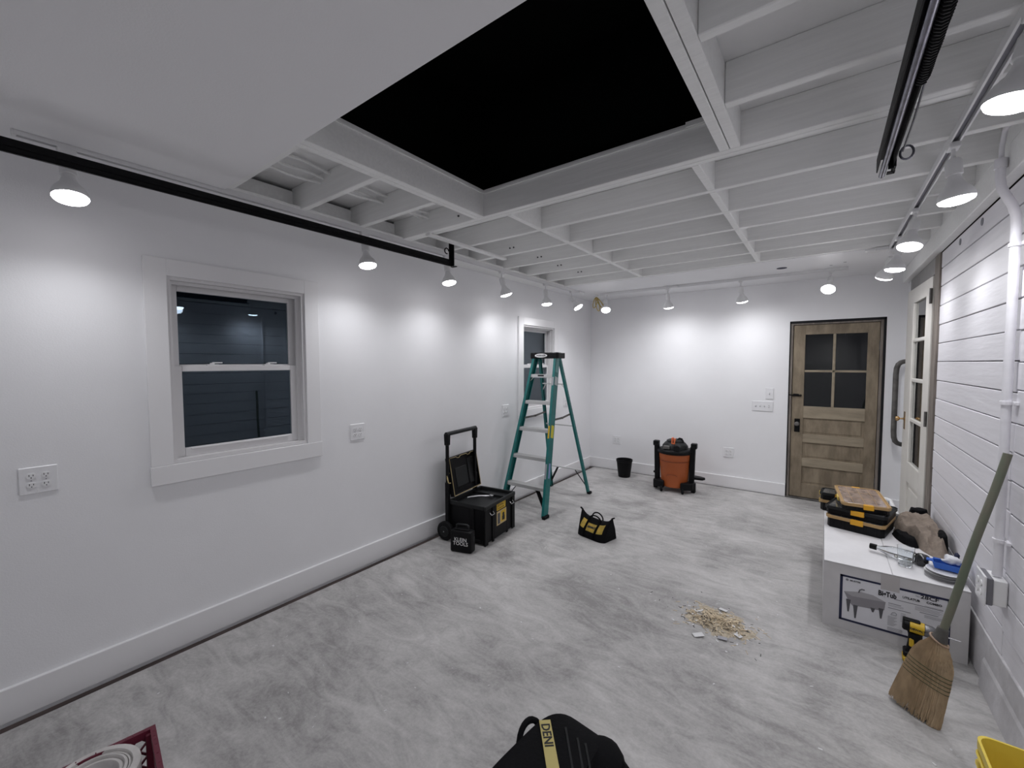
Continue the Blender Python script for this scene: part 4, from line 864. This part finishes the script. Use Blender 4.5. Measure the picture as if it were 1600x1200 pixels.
# organizer cases
def organizer(name_l, x, y, z, rz, W, D, Hc, body, rim, lidm, latch=m_case_y, grp='parts organizers stacked on the carton'):
    """W along local x (front latch side facing -y), D along y."""
    t = thing('parts_organizer', name_l, 'organizer case', (x, y, z), rz, grp)
    lh = 0.022
    b = MB(); b.prism([(0.02, 0), (W - 0.02, 0), (W, 0.03), (W, D - 0.03), (W - 0.02, D), (0.02, D), (0, D - 0.03), (0, 0.03)], 0, Hc - lh, 'z', 0.003)
    b.build('case_body', body, t)
    for k in range(5):
        xx = W * (0.12 + 0.19 * k); b = MB(); b.box(xx - 0.005, xx + 0.005, -0.004, 0.001, 0.006, Hc - lh - 0.01, 0.001); b.build('rib', body, t)
    b = MB(); P = [(0.012, -0.006), (W - 0.012, -0.006), (W + 0.006, 0.018), (W + 0.006, D - 0.018), (W - 0.012, D + 0.006), (0.012, D + 0.006), (-0.006, D - 0.018), (-0.006, 0.018)]
    b.prism(P, Hc - lh, Hc - 0.005, 'z', 0.002); b.build('case_rim', rim, t)
    Q = [(0.028, 0.014), (W - 0.028, 0.014), (W - 0.014, 0.028), (W - 0.014, D - 0.028), (W - 0.028, D - 0.014), (0.028, D - 0.014), (0.014, D - 0.028), (0.014, 0.028)]
    b = MB(); b.prism(Q, Hc - 0.006, Hc - 0.0015, 'z', 0.001); ld = b.build('clear_lid', lidm, t)
    b = MB()
    n_ = len(P)
    b.tube([(p_[0] * 0.985 + 0.003, p_[1] * 0.985 + 0.003, Hc - 0.003) for p_ in P], 0.0042, 6, True); b.build('lid_edge', rim, t)
    b = MB(); b.box(W * 0.44, W * 0.66, -0.014, 0.012, Hc - 0.034, Hc + 0.001, 0.003); b.build('latch', latch, t)
    b = MB(); b.box(W * 0.40, W * 0.60, D - 0.01, D + 0.012, Hc - 0.030, Hc + 0.001, 0.003); b.build('latch', latch, t)
    b = MB(); b.box(-0.013, 0.002, D * 0.30, D * 0.5, Hc - 0.036, Hc - 0.006, 0.003); b.build('side_clip', m_yeld, t)
    for k in range(1, 4):
        b = MB(); b.box(W * k / 4 - 0.001, W * k / 4 + 0.001, 0.03, D - 0.03, Hc - 0.0016, Hc - 0.0006); b.build('divider', rim, t)
    for k in range(1, 3):
        b = MB(); b.box(0.03, W - 0.03, D * k / 3 - 0.001, D * k / 3 + 0.001, Hc - 0.0016, Hc - 0.0006); b.build('divider', rim, t)
    return t
T0 = BZ
organizer('black deep organizer case with amber latch, bottom of the front stack', 2.862, 3.835, T0, math.radians(-15), 0.325, 0.34, 0.088, m_blkp, m_tan, m_smoke)
organizer('smoky lidded black organizer case, middle of the front stack', 2.855, 3.862, T0 + 0.0895, math.radians(-15), 0.345, 0.33, 0.058, m_blkp, m_blkp2, m_smoke)
organizer('tan rimmed organizer with brownish clear lid on top of the stack', 2.952, 3.80, T0 + 0.149, math.radians(4), 0.262, 0.50, 0.055, m_blkp, m_tan, m_amber)
organizer('dark organizer case at the bottom of the rear stack', 2.822, 4.222, T0, math.radians(-6), 0.22, 0.17, 0.088, m_blkp, m_tan, m_smoke)
organizer('smoky lidded dark organizer case on top of the rear stack', 2.822, 4.225, T0 + 0.0895, math.radians(-6), 0.22, 0.165, 0.058, m_blkp, m_blkp2, m_smoke)
# white plastic bin behind the carton
t = thing('storage_bin', 'white plastic bin on the floor between carton and glazed door', 'bin', (3.02, 4.45, 0))
b = MB(); ringbox(b, 0, 0.30, 0, 0.50, 0.0, 0.385, 0.006, 0.006); b.build('bin_wall', m_white, t)
P = [(0.0, 0.03), (0.03, 0.0), (0.27, 0.0), (0.30, 0.03), (0.30, 0.47), (0.27, 0.50), (0.03, 0.50), (0.0, 0.47)]
MB().tube([(p_[0], p_[1], 0.388) for p_ in P], 0.012, 8, True).build('bin_rim', m_white, t, True)
b = MB(); b.box(0.01, 0.29, 0.01, 0.49, 0.34, 0.355, 0.004); b.build('inner_lid', m_paper, t)

# jacket: lumpy folded fleece
def blob(name, balls, m, parent, vox=0.008, disp=0.010, dscale=22, seed=0, fold=0.0):
    b = MB()
    for c0, r, sc, rz in balls:
        b.ball(Vector(c0), r, sc, 16, Matrix.Rotation(rz, 3, 'Z'))
    me = bpy.data.meshes.new('tmp'); b.bm.to_mesh(me); b.bm.free()
    o = bpy.data.objects.new('tmp', me); C.objects.link(o)
    md = o.modifiers.new('r', 'REMESH'); md.mode = 'VOXEL'; md.voxel_size = vox
    sm = o.modifiers.new('s', 'SMOOTH'); sm.iterations = 3; sm.factor = 0.6
    bpy.context.view_layer.update()
    me2 = bpy.data.meshes.new_from_object(o.evaluated_get(bpy.context.evaluated_depsgraph_get()))
    bpy.data.objects.remove(o)
    bm = bmesh.new(); bm.from_mesh(me2); bm.normal_update()
    for v in bm.verts:
        n1 = noise.noise(v.co * dscale + Vector((seed, 0, 0))); n2 = noise.noise(v.co * dscale * 2.3 + Vector((0, seed, 0)))
        f = fold * (abs(noise.noise(Vector((v.co.x * 9 + v.co.y * 16, v.co.y * 5, seed)))) ** 0.5 - 0.4)
        v.co += v.normal * (disp * n1 + disp * 0.4 * n2 + f)
        if v.co.z < BZ - K.location.z + 0.001 and parent is not None: v.co.z = max(v.co.z, BZ + 0.001)
    bm.to_mesh(me2); bm.free(); me2.materials.clear(); me2.materials.append(m); me2.shade_smooth()
    me2.name = name; o = bpy.data.objects.new(name, me2); C.objects.link(o)
    if parent: o.parent = parent
    return o
J = thing('fleece_jacket', 'crumpled taupe fleece jacket with black lining lying on the carton', 'jacket', (0, 0, 0))
z = BZ
def cloth(name, outline, ctr, Hc, fold, m, z0, seed=0, nr=22, na=90, sharp=2.6):
    n = len(outline); ctr = Vector(ctr); rows = []
    dense = []
    for k in range(na):
        t_ = k / na * n; i0 = int(t_) % n; f = t_ - int(t_)
        p0, p1, p2, p3 = [Vector(outline[(i0 + q) % n]) for q in (-1, 0, 1, 2)]
        dense.append(0.5 * ((2 * p1) + (-p0 + p2) * f + (2 * p0 - 5 * p1 + 4 * p2 - p3) * f * f + (-p0 + 3 * p1 - 3 * p2 + p3) * f ** 3))
    b = MB()
    for q in range(nr + 1):
        r = 1 - q / nr; row = []
        for k in range(na):
            p = ctr.lerp(dense[k], r ** 0.8)
            e = 1 - (r ** sharp)
            v = Vector((p.x * 11 + seed, p.y * 5.5 - p.x * 3, seed)); rd = 1 - abs(noise.noise(v)) * 2.6
            v2 = Vector((p.x * 24, p.y * 17 + seed, 1.7)); rd2 = 1 - abs(noise.noise(v2)) * 2.4
            h_ = Hc * min(1, e * 1.6) * (0.75 + 0.25 * e) + fold * min(1, e * 2.5) * (0.75 * rd + 0.35 * rd2)
            row.append((p.x, p.y, z0 + max(0.0015, h_)))
        rows.append(row)
    R_ = [[b.bm.verts.new(p) for p in l] for l in rows]
    for a_, c_ in zip(R_, R_[1:]):
        for k in range(na): b.bm.faces.new([a_[k], a_[(k + 1) % na], c_[(k + 1) % na], c_[k]])
    bmesh.ops.remove_doubles(b.bm, verts=b.bm.verts[:], dist=0.0002)
    b.bm.faces.new([v for v in [bb for bb in R_[0] if bb.is_valid]][::-1])
    return b.build(name, m, J, True)
cloth('fleece', [(3.455, 3.575), (3.475, 3.66), (3.485, 3.80), (3.488, 3.98), (3.485, 4.16), (3.475, 4.30), (3.42, 4.33), (3.35, 4.30), (3.29, 4.26), (3.262, 4.15), (3.262, 4.05), (3.245, 3.97), (3.275, 3.90), (3.315, 3.86), (3.335, 3.78), (3.345, 3.70), (3.375, 3.62), (3.415, 3.57)], (3.40, 3.95), 0.075, 0.036, m_fleece, z, 3.0)
cloth('lining', [(3.452, 3.66), (3.478, 3.70), (3.482, 3.80), (3.474, 3.88), (3.450, 3.87), (3.432, 3.78), (3.434, 3.70)], (3.458, 3.77), 0.105, 0.010, m_black_fab, z, 5.0, 12, 48)
cloth('lining', [(3.235, 3.93), (3.24, 3.84), (3.27, 3.74), (3.31, 3.695), (3.345, 3.71), (3.335, 3.79), (3.31, 3.87), (3.27, 3.91)], (3.29, 3.82), 0.040, 0.014, m_black_fab, z, 8.0, 12, 48)
cloth('collar', [(3.36, 4.28), (3.42, 4.27), (3.475, 4.30), (3.47, 4.36), (3.42, 4.37), (3.36, 4.34)], (3.42, 4.32), 0.10, 0.018, m_black_fab, z, 11.0, 12, 48)
cloth('cuff', [(3.235, 4.13), (3.29, 4.12), (3.31, 4.15), (3.30, 4.19), (3.25, 4.19)], (3.27, 4.155), 0.075, 0.010, m_iron, z, 13.0, 10, 36)

# bottle lying down, glass, plates, blue tray
BT = thing('clear_bottle', 'clear bottle with black cap lying on its side on the carton', 'bottle', (3.085, 3.475, BZ + 0.0345), math.radians(-18))
b = MB(); b.lathe([(0.013, 0.03), (0.015, 0.05), (0.024, 0.075), (0.031, 0.105), (0.033, 0.13), (0.033, 0.20), (0.032, 0.215), (0, 0.218), (0, 0.212), (0.029, 0.209), (0.031, 0.20), (0.031, 0.13), (0.029, 0.105), (0.022, 0.077), (0.0125, 0.052), (0.0115, 0.03), (0.013, 0.03)], (0, 0, 0), (1, 0, -0.0), 24); b.build('bottle_body', m_glass2, BT, True)
b = MB(); b.lathe([(0, 0), (0.0165, 0.001), (0.0175, 0.006), (0.0175, 0.034), (0.014, 0.036), (0, 0.036)], (0, 0, 0), (1, 0, 0), 20); b.build('cap', m_blkp, BT, True)
SP = MB(); SP.lathe([(0, 0), (0.022, 0.002), (0.033, 0.012), (0.036, 0.03), (0.034, 0.05), (0.028, 0.062), (0, 0.064)], (3.285, 3.405, BZ + 0.037), (1, -0.25, 0), 24)
tag(SP.build('black_cap', mat('gloss_black', (0.012, 0.012, 0.014), 0.12, coat=0.5), None, True), 'shiny black round bottle end beside the drinking glass', 'cap')
GL = MB(); GL.lathe([(0, 0), (0.029, 0), (0.032, 0.003), (0.040, 0.112), (0.0385, 0.112), (0.0305, 0.012), (0, 0.010)], (3.238, 3.345, BZ + 0.0005), (0, 0, 1), 32)
tag(GL.build('drinking_glass', m_glass2, None, True), 'clear empty drinking glass standing on the white carton', 'glass')
for i in range(7):
    dx, dy = random.uniform(-.004, .004), random.uniform(-.004, .004)
    b = MB(); b.lathe([(0, 0.002), (0.050, 0.002), (0.068, 0.008), (0.080, 0.013), (0.082, 0.0145), (0.068, 0.0105), (0.050, 0.005), (0, 0.005)], (3.392 + dx, 3.27 + dy, BZ + i * 0.0052 + 0.0005), (0, 0, 1), 36)
    o = b.build('paper_plate', m_white, None, True)
    tag(o, ['lowest white plate of the stack on the carton corner', 'white plate second from the bottom of the stack', 'white plate third from the bottom of the stack', 'white plate in the middle of the plate stack', 'white plate third from the top of the stack', 'white plate second from the top of the stack', 'topmost white plate under the blue tray'][i], 'plate', 'white plates on the carton')
t = thing('blue_tray', 'small bright blue plastic container on top of the white plates', 'container', (3.405, 3.30, BZ + 0.0475), math.radians(-10))
b = MB(); b.loft([[(-0.050, -0.032, 0), (0.050, -0.032, 0), (0.050, 0.032, 0), (-0.050, 0.032, 0)], [(-0.060, -0.042, 0.035), (0.060, -0.042, 0.035), (0.060, 0.042, 0.035), (-0.060, 0.042, 0.035)], [(-0.056, -0.038, 0.035), (0.056, -0.038, 0.035), (0.056, 0.038, 0.035), (-0.056, 0.038, 0.035)], [(-0.046, -0.028, 0.005), (0.046, -0.028, 0.005), (0.046, 0.028, 0.005), (-0.046, 0.028, 0.005)]])
b.build('tray_body', m_blue, t)
b = MB(); b.box(-0.085, -0.055, -0.02, 0.012, 0.028, 0.036, 0.002); b.build('tab', m_blue, t)
b = MB(); b.prism([(-0.06, 0.0), (-0.03, 0.012), (-0.02, 0.03), (-0.05, 0.02)], 0.034, 0.040, 'z'); b.build('wrapper', m_blue, t)
o = blob('plastic_wrap', [((3.425, 3.31, BZ + 0.10), 0.032, (1.0, 0.9, 0.8), 0), ((3.40, 3.30, BZ + 0.09), 0.022, (1.2, 0.8, 0.6), 0)], mat('crumpled_clear_wrap', (0.75, 0.76, 0.80), 0.15, bump=0.3), None, 0.006, 0.012, 45, 4)
tag(o, 'crumpled white plastic wrap heaped in the blue container', 'plastic wrap')
o = blob('blue_bag', [((3.452, 3.37, BZ + 0.10), 0.020, (0.6, 0.8, 1.3), 0), ((3.445, 3.24, BZ + 0.018), 0.022, (1.0, 1.2, 0.8), 0)], m_navy, None, 0.005, 0.006, 50, 8)
tag(o, 'dark blue crumpled wrapper between the plates and the board wall', 'wrapper')

# ------------------------------------------------------------------ broom
BR = thing('corn_broom', 'worn straw broom with green painted handle leaning on the right wall', 'broom', (0, 0, 0))
A = Vector((3.188, 2.572, 0.0)); Bt = Vector((3.452, 2.655, 1.215)); ax = (Bt - A).normalized()
side = Vector((0.80, -0.60, 0)); side = (side - ax * side.dot(ax)).normalized(); nrm = ax.cross(side).normalized()
def bp_(s_, w_, n_=0): return A + ax * s_ + side * w_ + nrm * n_
jt = 0.300
b = MB(); pts = [A + (Bt - A) * (jt - 0.02 + (1 - jt + 0.02) * k / 10) for k in range(11)]
pts = [p_ + nrm * 0.004 * math.sin(k * 0.9) for k, p_ in enumerate(pts)]
b.tube(pts, [0.0145] * 11, 12); b.build('broom_handle', m_handle, BR, True)
HL = (Bt - A).length * jt
prof = [(HL + 0.015, 0.020, 0.018), (HL - 0.015, 0.028, 0.024), (HL - 0.05, 0.054, 0.034), (HL - 0.10, 0.073, 0.038), (HL - 0.18, 0.082, 0.032), (HL - 0.26, 0.088, 0.028), (0.06, 0.094, 0.026), (0.012, 0.096, 0.026)]
b = MB(); loops = []
for s_, w_, n_ in prof[:7]:
    loops.append([bp_(s_ - 0.0, w_ * 0.93 * math.cos(a), n_ * 0.8 * math.sin(a)) for a in [2 * PI * k / 28 for k in range(28)]])
b.loft(loops); b.build('straw_core', m_straw, BR, True)
b = MB(); rnd = random.Random(5)
def pw(s_):
    for (s0, w0, n0), (s1, w1, n1) in zip(prof, prof[1:]):
        if s1 <= s_ <= s0:
            t_ = (s0 - s_) / (s0 - s1); return lerp(w0, w1, t_), lerp(n0, n1, t_)
    return (prof[0][1], prof[0][2]) if s_ > prof[0][0] else (prof[-1][1], prof[-1][2])
for k in range(1500):
    a = rnd.uniform(0, 2 * PI); rad = 1.0 if k % 3 else rnd.uniform(0.6, 1.0)
    s0 = HL - rnd.uniform(0.0, 0.10); s1 = rnd.uniform(0.0, 0.05) + 0.025 * (1 - math.cos(a)) / 2 * 0
    pp = []
    for t_ in (0, 0.25, 0.5, 0.75, 1.0):
        s_ = lerp(s0, s1, t_); w0, n0 = pw(s_)
        j1 = rnd.uniform(-0.0018, 0.0018)
        sv = s_ + (0.045 * (0.5 - 0.5 * math.cos(a)) if t_ == 1.0 else 0) * 0.0
        p_ = bp_(sv, (w0 + 0.001) * rad * math.cos(a) + j1, (n0 * 0.9 + 0.001) * rad * math.sin(a) + j1); p_.z = max(p_.z, 0.002); pp.append(p_)
    b.tube(pp, 0.0011, 3)
o = b.build('bristles', m_straw, BR, kind='stuff')
for k in range(5):
    s_ = HL - 0.135 - 0.017 * k; w0, n0 = pw(s_)
    MB().tube([bp_(s_, (w0 + 0.003) * math.cos(a), (n0 * 0.9 + 0.003) * math.sin(a)) for a in [2 * PI * q / 36 for q in range(36)]], 0.0016, 5, True).build('stitching', m_thread, BR, True)
b = MB(); loops = [[bp_(s_, w_ * math.cos(a), n_ * math.sin(a)) for a in [2 * PI * k / 20 for k in range(20)]] for s_, w_, n_ in ((HL + 0.055, 0.019, 0.018), (HL + 0.03, 0.022, 0.021), (HL + 0.012, 0.026, 0.023), (HL - 0.004, 0.029, 0.025))]
b.loft(loops); b.build('wire_collar', m_iron, BR, True)
MB().tube([bp_(HL - 0.004 - 0.01 * math.cos(a), 0.033 * math.cos(a), 0.027 * math.sin(a)) for a in [2 * PI * q / 24 for q in range(24)]], 0.004, 6, True).build('wire_band', mat('copper_band', (0.36, 0.25, 0.18), 0.5), BR, True)

# ------------------------------------------------------------------ impact driver standing on its battery
DR = thing('impact_driver', 'yellow and black cordless impact driver standing behind the broom head', 'power tool', (3.238, 3.03, 0), math.radians(-4))
b = MB(); b.box(-0.036, 0.055, -0.038, 0.038, 0.004, 0.026, 0.006); b.box(-0.032, 0.052, -0.034, 0.034, 0.0, 0.006); b.build('battery', m_yel, DR)
b = MB(); b.box(-0.034, 0.050, -0.036, 0.036, 0.026, 0.058, 0.008); b.build('battery_top', m_blkp, DR)
b = MB(); loops = [[(x + w_ * math.cos(a) , dpt * math.sin(a), z_) for a in [2 * PI * k / 16 for k in range(16)]] for x, z_, w_, dpt in ((0.002, 0.052, 0.028, 0.022), (0.002, 0.08, 0.022, 0.018), (0.004, 0.11, 0.021, 0.018), (0.008, 0.14, 0.024, 0.020), (0.010, 0.158, 0.030, 0.022))]
b.loft(loops); b.build('grip', m_blkp, DR, True)
b = MB(); b.box(-0.012, 0.010, -0.021, 0.0215, 0.082, 0.130, 0.006); b.build('grip_inset', m_yel, DR)
b = MB(); b.lathe([(0, 0), (0.024, 0.0), (0.030, 0.006), (0.031, 0.03), (0, 0.03)], (-0.040, 0, 0.192), (1, 0, -0.05), 24); b.build('rear_housing', m_blkp, DR, True)
b = MB(); b.lathe([(0.0, 0), (0.030, 0), (0.0315, 0.01), (0.031, 0.062), (0, 0.064)], (-0.018, 0, 0.191), (1, 0, -0.05), 24); hs = b.build('housing', m_yel, DR, True)
b = MB(); b.box(-0.040, 0.030, -0.016, 0.016, 0.216, 0.226, 0.004); b.build('top_strip', m_blkp, DR)
b = MB(); b.lathe([(0.030, 0), (0.031, 0.004), (0.030, 0.03), (0.022, 0.046), (0.016, 0.05), (0, 0.05)], (0.045, 0, 0.188), (1, 0, -0.05), 24); b.build('gear_nose', m_steel if False else mat('grey_cast_nose', (0.20, 0.20, 0.21), 0.35, metal=0.6), DR, True)
b = MB(); b.lathe([(0.015, 0), (0.015, 0.006), (0.009, 0.008), (0.009, 0.024), (0.011, 0.025), (0.011, 0.032), (0, 0.032)], (0.094, 0, 0.1855), (1, 0, -0.05), 18); b.build('chuck', m_blk, DR, True)
b = MB(); b.cyl((0.125, 0, 0.184), (0.178, 0, 0.1812), 0.0032, n=8); b.build('driver_bit', m_steel, DR)
b = MB(); b.box(0.024, 0.040, -0.008, 0.008, 0.125, 0.158, 0.004); b.build('trigger', m_blkp2, DR)
text('housing_lettering', 'DEWALT', 0.015, (-0.012, -0.0322, 0.186), (1, 0, -0.05), (0, 0, 1), m_ink, DR, 0.0012, 0.0003, 1.0)

# ------------------------------------------------------------------ maroon crate with a roll, yellow tub
CR = thing('milk_crate', 'maroon plastic lattice crate at the bottom left corner of the picture', 'crate', (0.885, 0.405, 0), math.radians(-8))
S, HC = 0.33, 0.28
b = MB()
for z0, z1 in ((HC - 0.028, HC), (0.0, 0.02)):
    b = MB(); b.box(0, S, -0.016, 0, z0, z1, 0.0); b.box(0, S, -S, -S + 0.016, z0, z1, 0.0); b.box(0, 0.016, -S + 0.0155, -0.0155, z0, z1, 0.0); b.box(S - 0.016, S, -S + 0.0155, -0.0155, z0, z1, 0.0)
    b.build('crate_rim', m_maroon, CR)
for x in (0, S - 0.03):
    for y in (-0.03, -S):
        b = MB(); b.box(x + 0.001, x + 0.029, y + 0.001, y + 0.029, 0.001, HC - 0.01, 0.002); b.build('corner_post', m_maroon, CR)
b = MB()
n = 7
for k in range(-n, n + 1):
    for sgn in (-1, 1):
        # diagonals clipped to the side rectangle
        u0, v0 = k * S / n, 0.0
        u1, v1 = u0 + sgn * HC * 0.9, HC
        cand = []
        for t_ in [i / 40 for i in range(41)]:
            u, v = u0 + (u1 - u0) * t_, v0 + (v1 - v0) * t_
            if 0.01 <= u <= S - 0.01: cand.append((u, v))
        if len(cand) > 1:
            (ua, va), (ub, vb) = cand[0], cand[-1]
            b.bar((ua, -0.008, va), (ub, -0.008, vb), 0.006, 0.006, (0, 1, 0)); b.bar((ua, -S + 0.008, va), (ub, -S + 0.008, vb), 0.006, 0.006, (0, 1, 0))
            b.bar((0.008, -ua, va), (0.008, -ub, vb), 0.006, 0.006, (1, 0, 0)); b.bar((S - 0.008, -ua, va), (S - 0.008, -ub, vb), 0.006, 0.006, (1, 0, 0))
b.build('lattice', m_maroon, CR, kind='stuff')
b = MB(); b.box(0.004, S - 0.004, -S + 0.004, -0.004, 0.0, 0.008); b.build('crate_floor', m_maroon, CR)
m_roll = mat('off_white_roll', (0.55, 0.53, 0.52), 0.7, var=0.12, vscale=10, bump=0.3)
RL = thing('paper_roll', 'upright off-white roll of layered sheeting in the maroon crate', 'roll', (0.972, 0.222, 0.0085))
for k, (r0, r1, dz) in enumerate(((0.100, 0.122, 0.0), (0.090, 0.099, -0.006), (0.080, 0.089, -0.002), (0.066, 0.079, -0.009))):
    b = MB(); hh = 0.272 + dz; b.lathe([(r0, 0), (r1, 0), (r1, hh - 0.004), (r1 - 0.004, hh), (r0 + 0.002, hh), (r0, hh - 0.005), (r0, 0)], n=40); b.build('layer', m_roll, RL, True)
b = MB(); b.lathe([(0, 0), (0.065, 0), (0.065, 0.235), (0.0, 0.23)], n=32); b.build('core', m_lightink, RL, True)
YT = thing('yellow_tub', 'yellow plastic tub at the bottom right corner of the picture', 'tub', (3.275, 2.045, 0), 0.0)
def tub(z1, off, nm):
    b = MB(); W_, D_ = 0.205, 0.40
    def lp(e, z_): 
        out = []; r = 0.035
        for cx, cy, a0 in ((W_ - r + e, -r + e, 0), (r - e, -r + e, PI / 2), (r - e, -D_ + r - e, PI), (W_ - r + e, -D_ + r - e, 1.5 * PI)):
            for q in range(6): a = a0 + q / 5 * PI / 2; out.append((cx + r * math.cos(a), cy + r * math.sin(a), z_))
        return out
    b.loft([lp(-0.03 + off, 0.0), lp(0.0 + off, z1 - 0.03), lp(0.006 + off, z1 - 0.028), lp(0.006 + off, z1), lp(-0.001 + off, z1), lp(-0.005 + off, z1 - 0.03), lp(-0.033 + off, 0.006)])
    return b.build(nm, m_yellow_tub, YT)
tub(0.335, 0.0, 'tub_wall')
for zz in (0.29, 0.255):
    b = MB(); P = []
    r = 0.035
    for cx, cy, a0 in ((0.205 - r, -r, 0), (r, -r, PI / 2), (r, -0.40 + r, PI), (0.205 - r, -0.40 + r, 1.5 * PI)):
        for q in range(5): a = a0 + q / 4 * PI / 2; P.append((cx + (r + 0.004) * math.cos(a), cy + (r + 0.004) * math.sin(a), zz))
    b.tube(P, 0.006, 6, True); b.build('outer_rim', m_yellow_tub, YT, True)

# ------------------------------------------------------------------ sweepings and flecks on the floor
rnd = random.Random(11)
b = MB(); N = 56; g = []
cx, cy = 2.335, 2.775
for i in range(N + 1):
    row = []
    for j in range(N + 1):
        u, v = i / N * 2 - 1, j / N * 2 - 1
        d = math.hypot(u, v) * (1.12 + 0.55 * noise.noise(Vector((u * 2.6 + 7, v * 2.6, 1.3))) + 0.25 * noise.noise(Vector((u * 8, v * 8, 4)))); h_ = max(0, 1 - d) ** 1.3 * 0.022 * (1 + 0.9 * noise.noise(Vector((u * 4, v * 4, 3))))
        row.append((cx + u * 0.20 + v * 0.03, cy + v * 0.15 - u * 0.03, h_ if d < 0.97 else -0.001))
    g.append(row)
pile = thing('sweepings_pile', 'small swept heap of sawdust, shavings and chips on the floor', 'sawdust pile', (0, 0, 0))
b.sheet(g); b.build('sawdust_heap', m_dust, pile, True, kind='stuff')
def scatter(name, n, sx, sy, L_, W_, H_, m, up_=1.0, ox=0, oy=0):
    b = MB()
    for k in range(n):
        r = abs(rnd.gauss(0, 0.55)); a = rnd.uniform(0, 2 * PI)
        x, y = cx + ox + sx * r * math.cos(a), cy + oy + sy * r * math.sin(a)
        d = math.hypot((x - cx) / 0.20, (y - cy) / 0.15); z_ = max(0, 1 - d) ** 1.3 * 0.024 * up_
        l = rnd.uniform(*L_) / 2; an = rnd.uniform(0, 2 * PI); ti = rnd.uniform(-0.3, 0.3) if z_ > 0.003 else 0
        p0 = Vector((x - l * math.cos(an), y - l * math.sin(an), z_ + H_ + max(0, -ti * l * 2) )); p1 = Vector((x + l * math.cos(an), y + l * math.sin(an), z_ + H_ + abs(ti) * l * 2))
        if (p1 - p0).length > 1e-5: b.bar(p0, p1, rnd.uniform(*W_), H_)
    b.build(name, m, pile, kind='stuff')
scatter('shavings', 560, 0.19, 0.13, (0.008, 0.045), (0.002, 0.006), 0.0012, m_shave)
scatter('dark_bits', 130, 0.28, 0.20, (0.004, 0.022), (0.002, 0.005), 0.0015, m_iron, ox=-0.05)
scatter('pale_chips', 90, 0.30, 0.22, (0.006, 0.022), (0.004, 0.010), 0.0010, m_chip)
for (x, y, l, w_, an) in ((2.46, 2.70, 0.045, 0.03, -0.6), (2.27, 2.57, 0.06, 0.035, 0.7), (2.34, 2.93, 0.05, 0.025, -0.3), (2.22, 2.83, 0.06, 0.012, 0.9), (2.39, 2.62, 0.05, 0.03, 0.1)):
    d_ = Vector((math.cos(an), math.sin(an), 0)) * l / 2
    b = MB(); b.bar(Vector((x, y, 0.006)) - d_, Vector((x, y, 0.009)) + d_, w_, 0.002); b.build('shard', m_chip if w_ != 0.03 or x > 2.45 else m_lightink, pile)
b = MB()
for k in range(170):
    x, y = rnd.uniform(0.1, 3.35), rnd.uniform(0.4, 5.7)
    if x > 2.75 and y > 3.0: x -= 1.2
    s_ = rnd.uniform(0.002, 0.008); an = rnd.uniform(0, PI)
    d_ = Vector((math.cos(an), math.sin(an), 0)) * s_
    b.bar(Vector((x, y, 0.0009)) - d_, Vector((x, y, 0.0009)) + d_, s_ * rnd.uniform(0.5, 1.2), 0.0012)
fl = b.build('paint_flecks', m_chip, None, kind='stuff'); tag(fl, 'tiny white paint flecks scattered over the grey concrete', 'debris')
